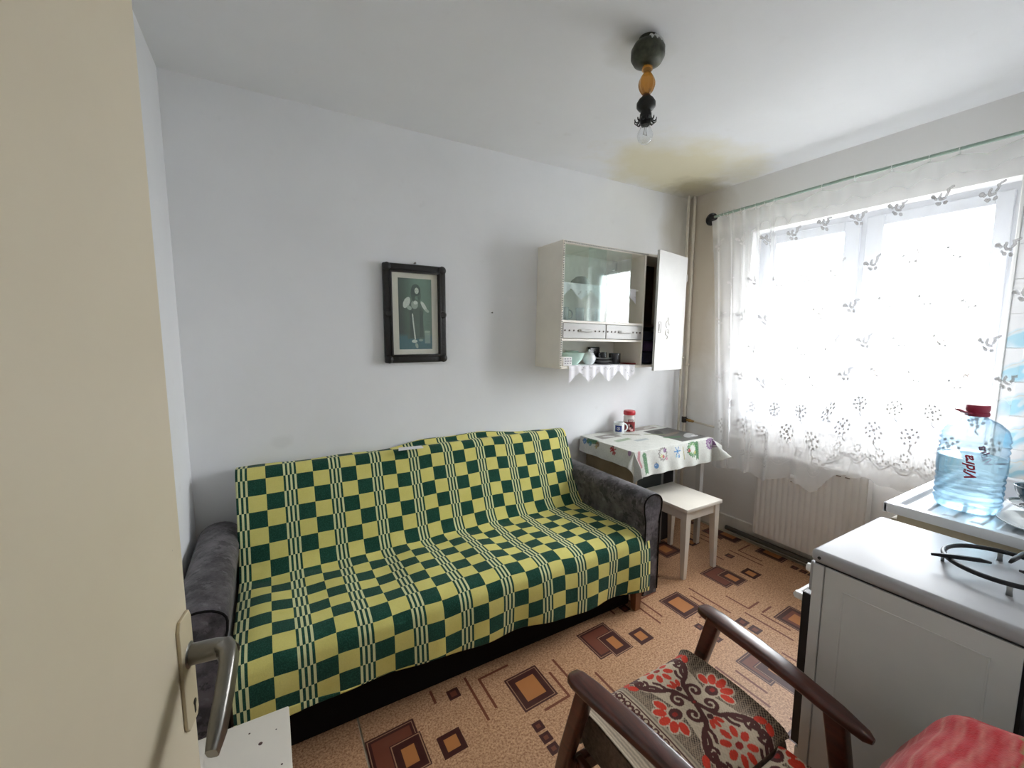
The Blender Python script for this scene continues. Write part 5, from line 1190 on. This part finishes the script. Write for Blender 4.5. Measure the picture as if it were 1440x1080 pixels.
# woven floral cover, painted on fine grids in cloth coordinates (u across, v along; motif repeats along v)
FC = {'bg': (.34, .25, .17), 'dk': (.085, .018, .014), 'red': (.66, .040, .014), 'red2': (.34, .02, .012), 'lt': (.62, .50, .36), 'blk': (.03, .018, .014)}
def floral(U, V):
    """U = x offset from the motif axis, V = distance along cloth from the motif centre"""
    sh = U.shape; out = np.zeros(sh+(3,))
    rep = .278
    Vm = (V + rep/2) % rep - rep/2
    # ground: diagonal tweed inside the panel, striped bands outside
    tw = (np.sin((U+V)*2*math.pi/.0085) + np.sin((U-V)*2*math.pi/.0085)) > .25
    g = np.where(tw[..., None], np.array(FC['blk'])*1.3, np.array(FC['bg']))
    panel = np.abs(U-.012) < .150
    st = .5+.5*np.sin(U*2*math.pi/.011)+.25*np.sin(U*2*math.pi/.027)
    band = np.array(FC['lt'])*(.45+.40*np.clip(st, 0, 1.2)[..., None])
    out = np.where(panel[..., None], g, band)
    inb = (U < -.158) & (U > -.192); out = np.where(inb[..., None], np.array(FC['lt'])*.95, out)
    def put(mask, c): 
        nonlocal out
        out = np.where(mask[..., None], np.array(c), out)
    # light ground behind the motif
    put((np.abs(U-.012) < .118-.22*np.maximum(0, .055-np.abs(np.abs(Vm)-.07)) ) & (np.abs(Vm) < .139) & (np.abs(U) < .06+.5*np.abs(np.abs(Vm)-.0)*.6), FC['lt'])
    lines = []
    def spiral(cx, cy_, r, a0_, turns, s, n=26):
        return [(cx+(r*(1-t*.80))*math.cos(a0_+s*turns*2*math.pi*t), cy_+(r*(1-t*.80))*math.sin(a0_+s*turns*2*math.pi*t)) for t in np.linspace(0, 1, n)]
    for sx_ in (1, -1):
        for sy_ in (1, -1):
            m = lambda pts: [(sx_*a, sy_*b_) for a, b_ in pts]
            lines.append((m(spiral(.036, .026, .024, math.pi*.95, 1.15, -1)), .0058))
            # long S-scroll running from the centre out to the corner flowers
            lines.append((m([(.004, .012), (.020, .052), (.034, .066), (.052, .072), (.070, .084), (.088, .100), (.100, .118), (.098, .132), (.086, .134), (.080, .124)]), .0072))
            lines.append((m([(.050, .072), (.058, .092), (.070, .104), (.082, .108)]), .0055)); lines.append((m([(.036, .070), (.038, .092), (.048, .106)]), .0050))
            lines.append((m(spiral(.082, .118, .016, 2.6, .9, 1)), .0048))
    xs = (-.15, .15)
    for pts, wd in lines:
        put(dseg(U, Vm, pts) < wd+.0024, FC['lt'])
    for pts, wd in lines:
        put(dseg(U, Vm, pts) < wd, FC['dk'])
    def flower(cx, cy_, r, a0_, a1, n, core):
        for k in range(n):
            a = a0_+(a1-a0_)*k/max(1, n-(0 if a1-a0_ > 6 else 1))
            put(ell(U, Vm, cx+r*math.cos(a), cy_+r*math.sin(a), r*.52, r*.36, a), FC['lt'])
        for k in range(n):
            a = a0_+(a1-a0_)*k/max(1, n-(0 if a1-a0_ > 6 else 1))
            put(ell(U, Vm, cx+r*math.cos(a), cy_+r*math.sin(a), r*.43, r*.27, a), FC['red'])
        put(ell(U, Vm, cx, cy_, r*core, r*core*.8), FC['lt']); put(ell(U, Vm, cx, cy_, r*core*.78, r*core*.6), FC['red2'])
    for sy_ in (1, -1): flower(0, sy_*.139, .036, .2, .2+2*math.pi, 8, .42)
    for sx_ in (1, -1):
        flower(sx_*.080, 0, .044, (-1.2 if sx_ > 0 else math.pi-1.2), (1.2 if sx_ > 0 else math.pi+1.2), 5, .0)
        put(ell(U, Vm, sx_*.080, 0, .026, .022), FC['lt']); put(ell(U, Vm, sx_*.080, 0, .021, .017), FC['dk']); put(ell(U, Vm, sx_*.083, 0, .009, .007), FC['red2'])
        for sy_ in (1, -1): put(ell(U, Vm, sx_*.118, sy_*.125, .017, .010, sx_*sy_*.8), FC['red']); 
    for sy_ in (1, -1):
        for da in (-.55, 0, .55): put(ell(U, Vm, .020*math.sin(da)*1.4, sy_*(.058+.014*math.cos(da)), .0065, .014, -da*sy_), FC['red'])
        put(ell(U, Vm, 0, sy_*.052, .010, .008), FC['dk'])
    put(ell(U, Vm, 0, 0, .010, .008), FC['dk']); put(ell(U, Vm, 0, 0, .005, .004), FC['red2'])
    # narrow scroll border left of the panel
    ub = U+.175; vb_ = (V % .034)-.017
    for s_ in (1, -1):
        put(np.abs(np.hypot(ub-.004*s_, vb_-.008*s_)-.0075) < .0028, FC['dk'])
    put(np.abs(ub-.008*np.sin(V*2*math.pi/.034)) < .0026, FC['dk'])
    for e_ in (-.1565, -.1935): put(np.abs(U-e_) < .0016, FC['dk'])
    put(np.abs(U-.158) < .004, (.20, .13, .05))
    wv = 1+.10*np.sin(U*2*math.pi/.0028)*np.sin(V*2*math.pi/.0028)
    return out*wv[..., None]
mfab = M_col('woven_floral_fabric', .9, .3, 500, sheen=.15, spec=.15)
def cushion(name, prof, nv_, x0, x1, vref, bulge, nu_=210):
    q = smooth1(polyres(prof, nv_), 5); d = np.r_[0, np.cumsum(np.hypot(*np.diff(q, axis=0).T))]
    k0 = np.argmin(np.abs(q[:, 0]-vref[0])+np.abs(q[:, 1]-vref[1])); Vd = d[k0]-d
    xs = np.linspace(x0, x1, nu_); s = np.linspace(-1, 1, nu_)
    P = np.zeros((nu_, nv_, 3)); P[:, :, 0] = xs[:, None]
    nrm = np.stack([-np.gradient(q[:, 1]), np.gradient(q[:, 0])], 1); nrm /= np.linalg.norm(nrm, axis=1)[:, None]+1e-9
    off = -bulge*np.clip(np.abs(s)-.80, 0, 1)**2*25
    P[:, :, 1] = q[None, :, 0]+off[:, None]*nrm[None, :, 0]; P[:, :, 2] = q[None, :, 1]+off[:, None]*nrm[None, :, 1]
    U = P[:, :, 0]+1.944; V = np.broadcast_to(Vd[None, :], U.shape)
    return P, floral(U, V), q
prof = [(-1.482, .300), (-1.466, .325), (-1.458, .36), (-1.462, .390), (-1.485, .405), (-1.55, .410), (-1.66, .408), (-1.74, .400), (-1.785, .388), (-1.80, .375)]
P, colr, q = cushion('seat', prof, 190, -2.245, -1.792, (-1.62, .409), .012)
sc_ = grid('seat_cushion', P, mfab, ch, col=colr, flip=True)
def core(name, q, x0, x1, close, mat):
    n = len(q); secs = []
    idx = list(range(0, n, 8))+[n-1]
    loop = [(q[i, 0], q[i, 1]) for i in idx]+close
    return obj(name, prism(loop, 'x', x0, x1), mat, ch)
mside = M('brown_woven_side', (.11, .07, .045), .95, var=.4, vscale=90, bump=.3, bscale=200)
qi = q*1.0; qi[:, 1] -= .006
core('seat_filling', qi, -2.238, -1.798, [(-1.82, .30), (-1.50, .292)], mside)
prof = [(-1.800, .352), (-1.808, .368), (-1.83, .372), (-1.88, .374), (-1.93, .400), (-1.98, .450), (-2.03, .525), (-2.07, .605), (-2.105, .678), (-2.13, .712), (-2.165, .722)]
P, colr, q = cushion('back', prof, 220, -2.238, -1.832, (-1.93, .52), .010)
grid('back_cushion', P, mfab, ch, col=colr, flip=True)
qi = q*1.0; qi[:, 0] -= .004; qi[:, 1] -= .004
core('back_filling', qi, -2.232, -1.838, [(-2.20, .710), (-2.205, .670), (-2.06, .47), (-1.95, .345), (-1.84, .335)], mside)
# cloth corner hanging at the front left leg
# ------------------------------------------------------------------ red striped throw over the chair back
nu_, nv_ = 150, 90
prof = [(-2.050, .610), (-2.073, .657), (-2.095, .704), (-2.120, .735), (-2.160, .752), (-2.205, .758), (-2.250, .742), (-2.258, .66), (-2.260, .52)]
q = smooth1(polyres(prof, nv_), 4); d = np.r_[0, np.cumsum(np.hypot(*np.diff(q, axis=0).T))]
xs = np.linspace(-2.30, -1.812, nu_)
P = np.zeros((nu_, nv_, 3)); colt = np.zeros((nu_, nv_, 3))
for i, x in enumerate(xs):
    wv = .003*np.sin(x*38+d*18)+.0015*np.sin(x*80)
    e_ = np.clip((x+1.86)/.022, 0, 1)
    P[i, :, 0] = x + .006*np.sin(d*60); P[i, :, 1] = q[:, 0]+wv*.4-.004*e_; P[i, :, 2] = q[:, 1]+wv*.6-.018*e_**2
s_ = d[None, :]+.004*np.sin(xs[:, None]*40)
base_r = np.array([.58, .016, .026]); pale = np.array([.74, .32, .26]); dkr = np.array([.30, .006, .008]); ol = np.array([.33, .24, .09])
k = .5+.5*np.sin(s_*2*math.pi/.030); k2 = .5+.5*np.sin(s_*2*math.pi/.0115+1)
mixk = .75*np.clip(k*.75+k2*.45-.42, 0, 1)[..., None]
colt = base_r*(1-mixk)+pale*mixk
colt = np.where((s_ < .030)[..., None], dkr*1.1, colt); colt = np.where((np.abs(s_-.105) < .012)[..., None], base_r, colt)
colt = np.where(((s_ > .228))[..., None], ol, colt)
thr = grid('red_throw', P, M_col('red_striped_wool', .95, .3, 300, sheen=.3, spec=.1), None, col=colt, thick=.008, offset=1, flip=True)
tag(thr, 'red striped woollen throw with an olive edge draped over the armchair back', 'throw')

# ------------------------------------------------------------------ bare tree outside the window
mbk_ = M('grey_bark', (.16, .14, .13), .9, var=.3, vscale=6)
def tree(x, y, h, seed, label):
    rnd = random.Random(seed); t = thing('bare_tree', (x, y, -6.0), label, 'tree')
    trunk = [(x, y, -6.03), (x+.1, y+.05, -6+h*.2), (x+.05, y-.1, -6+h*.42), (x+.2, y, -6+h*.6)]
    obj('trunk', tube(trunk, [.20, .16, .13, .10], 10), mbk_, t, True)
    b = B()
    def grow(p, d, r, L_, lv):
        pts = [p]; q = Vector(p); dd = Vector(d)
        for k in range(4):
            dd = (dd+Vector((rnd.uniform(-.28, .28), rnd.uniform(-.28, .28), rnd.uniform(-.12, .25)))).normalized(); q = q+dd*L_/4; pts.append(tuple(q))
        tube(pts, [r*(1-.18*k) for k in range(5)], 5, b, cap=False)
        if lv == 0: return
        for k in range(4 if lv > 1 else 5):
            i = rnd.choice((1, 2, 3, 4)); a = Vector((rnd.uniform(-1, 1), rnd.uniform(-1, 1), rnd.uniform(-.1, .9))).normalized()
            grow(pts[i], (dd*.55+a*.75).normalized(), r*.52, L_*.68, lv-1)
    for k in range(9):
        tt = .35+.65*k/8; i = min(2, int(tt*3)); p0 = Vector(trunk[i]).lerp(Vector(trunk[i+1]), tt*3-i); a = k*2.4
        grow(tuple(p0), (math.cos(a)*.8, math.sin(a)*.8, .65), .055, h*.30, 3)
    o = obj('branches', b, mbk_, t, True); return t
tree(5.2, .6, 10.0, 3, 'bare winter tree outside, seen faintly through the right window pane')
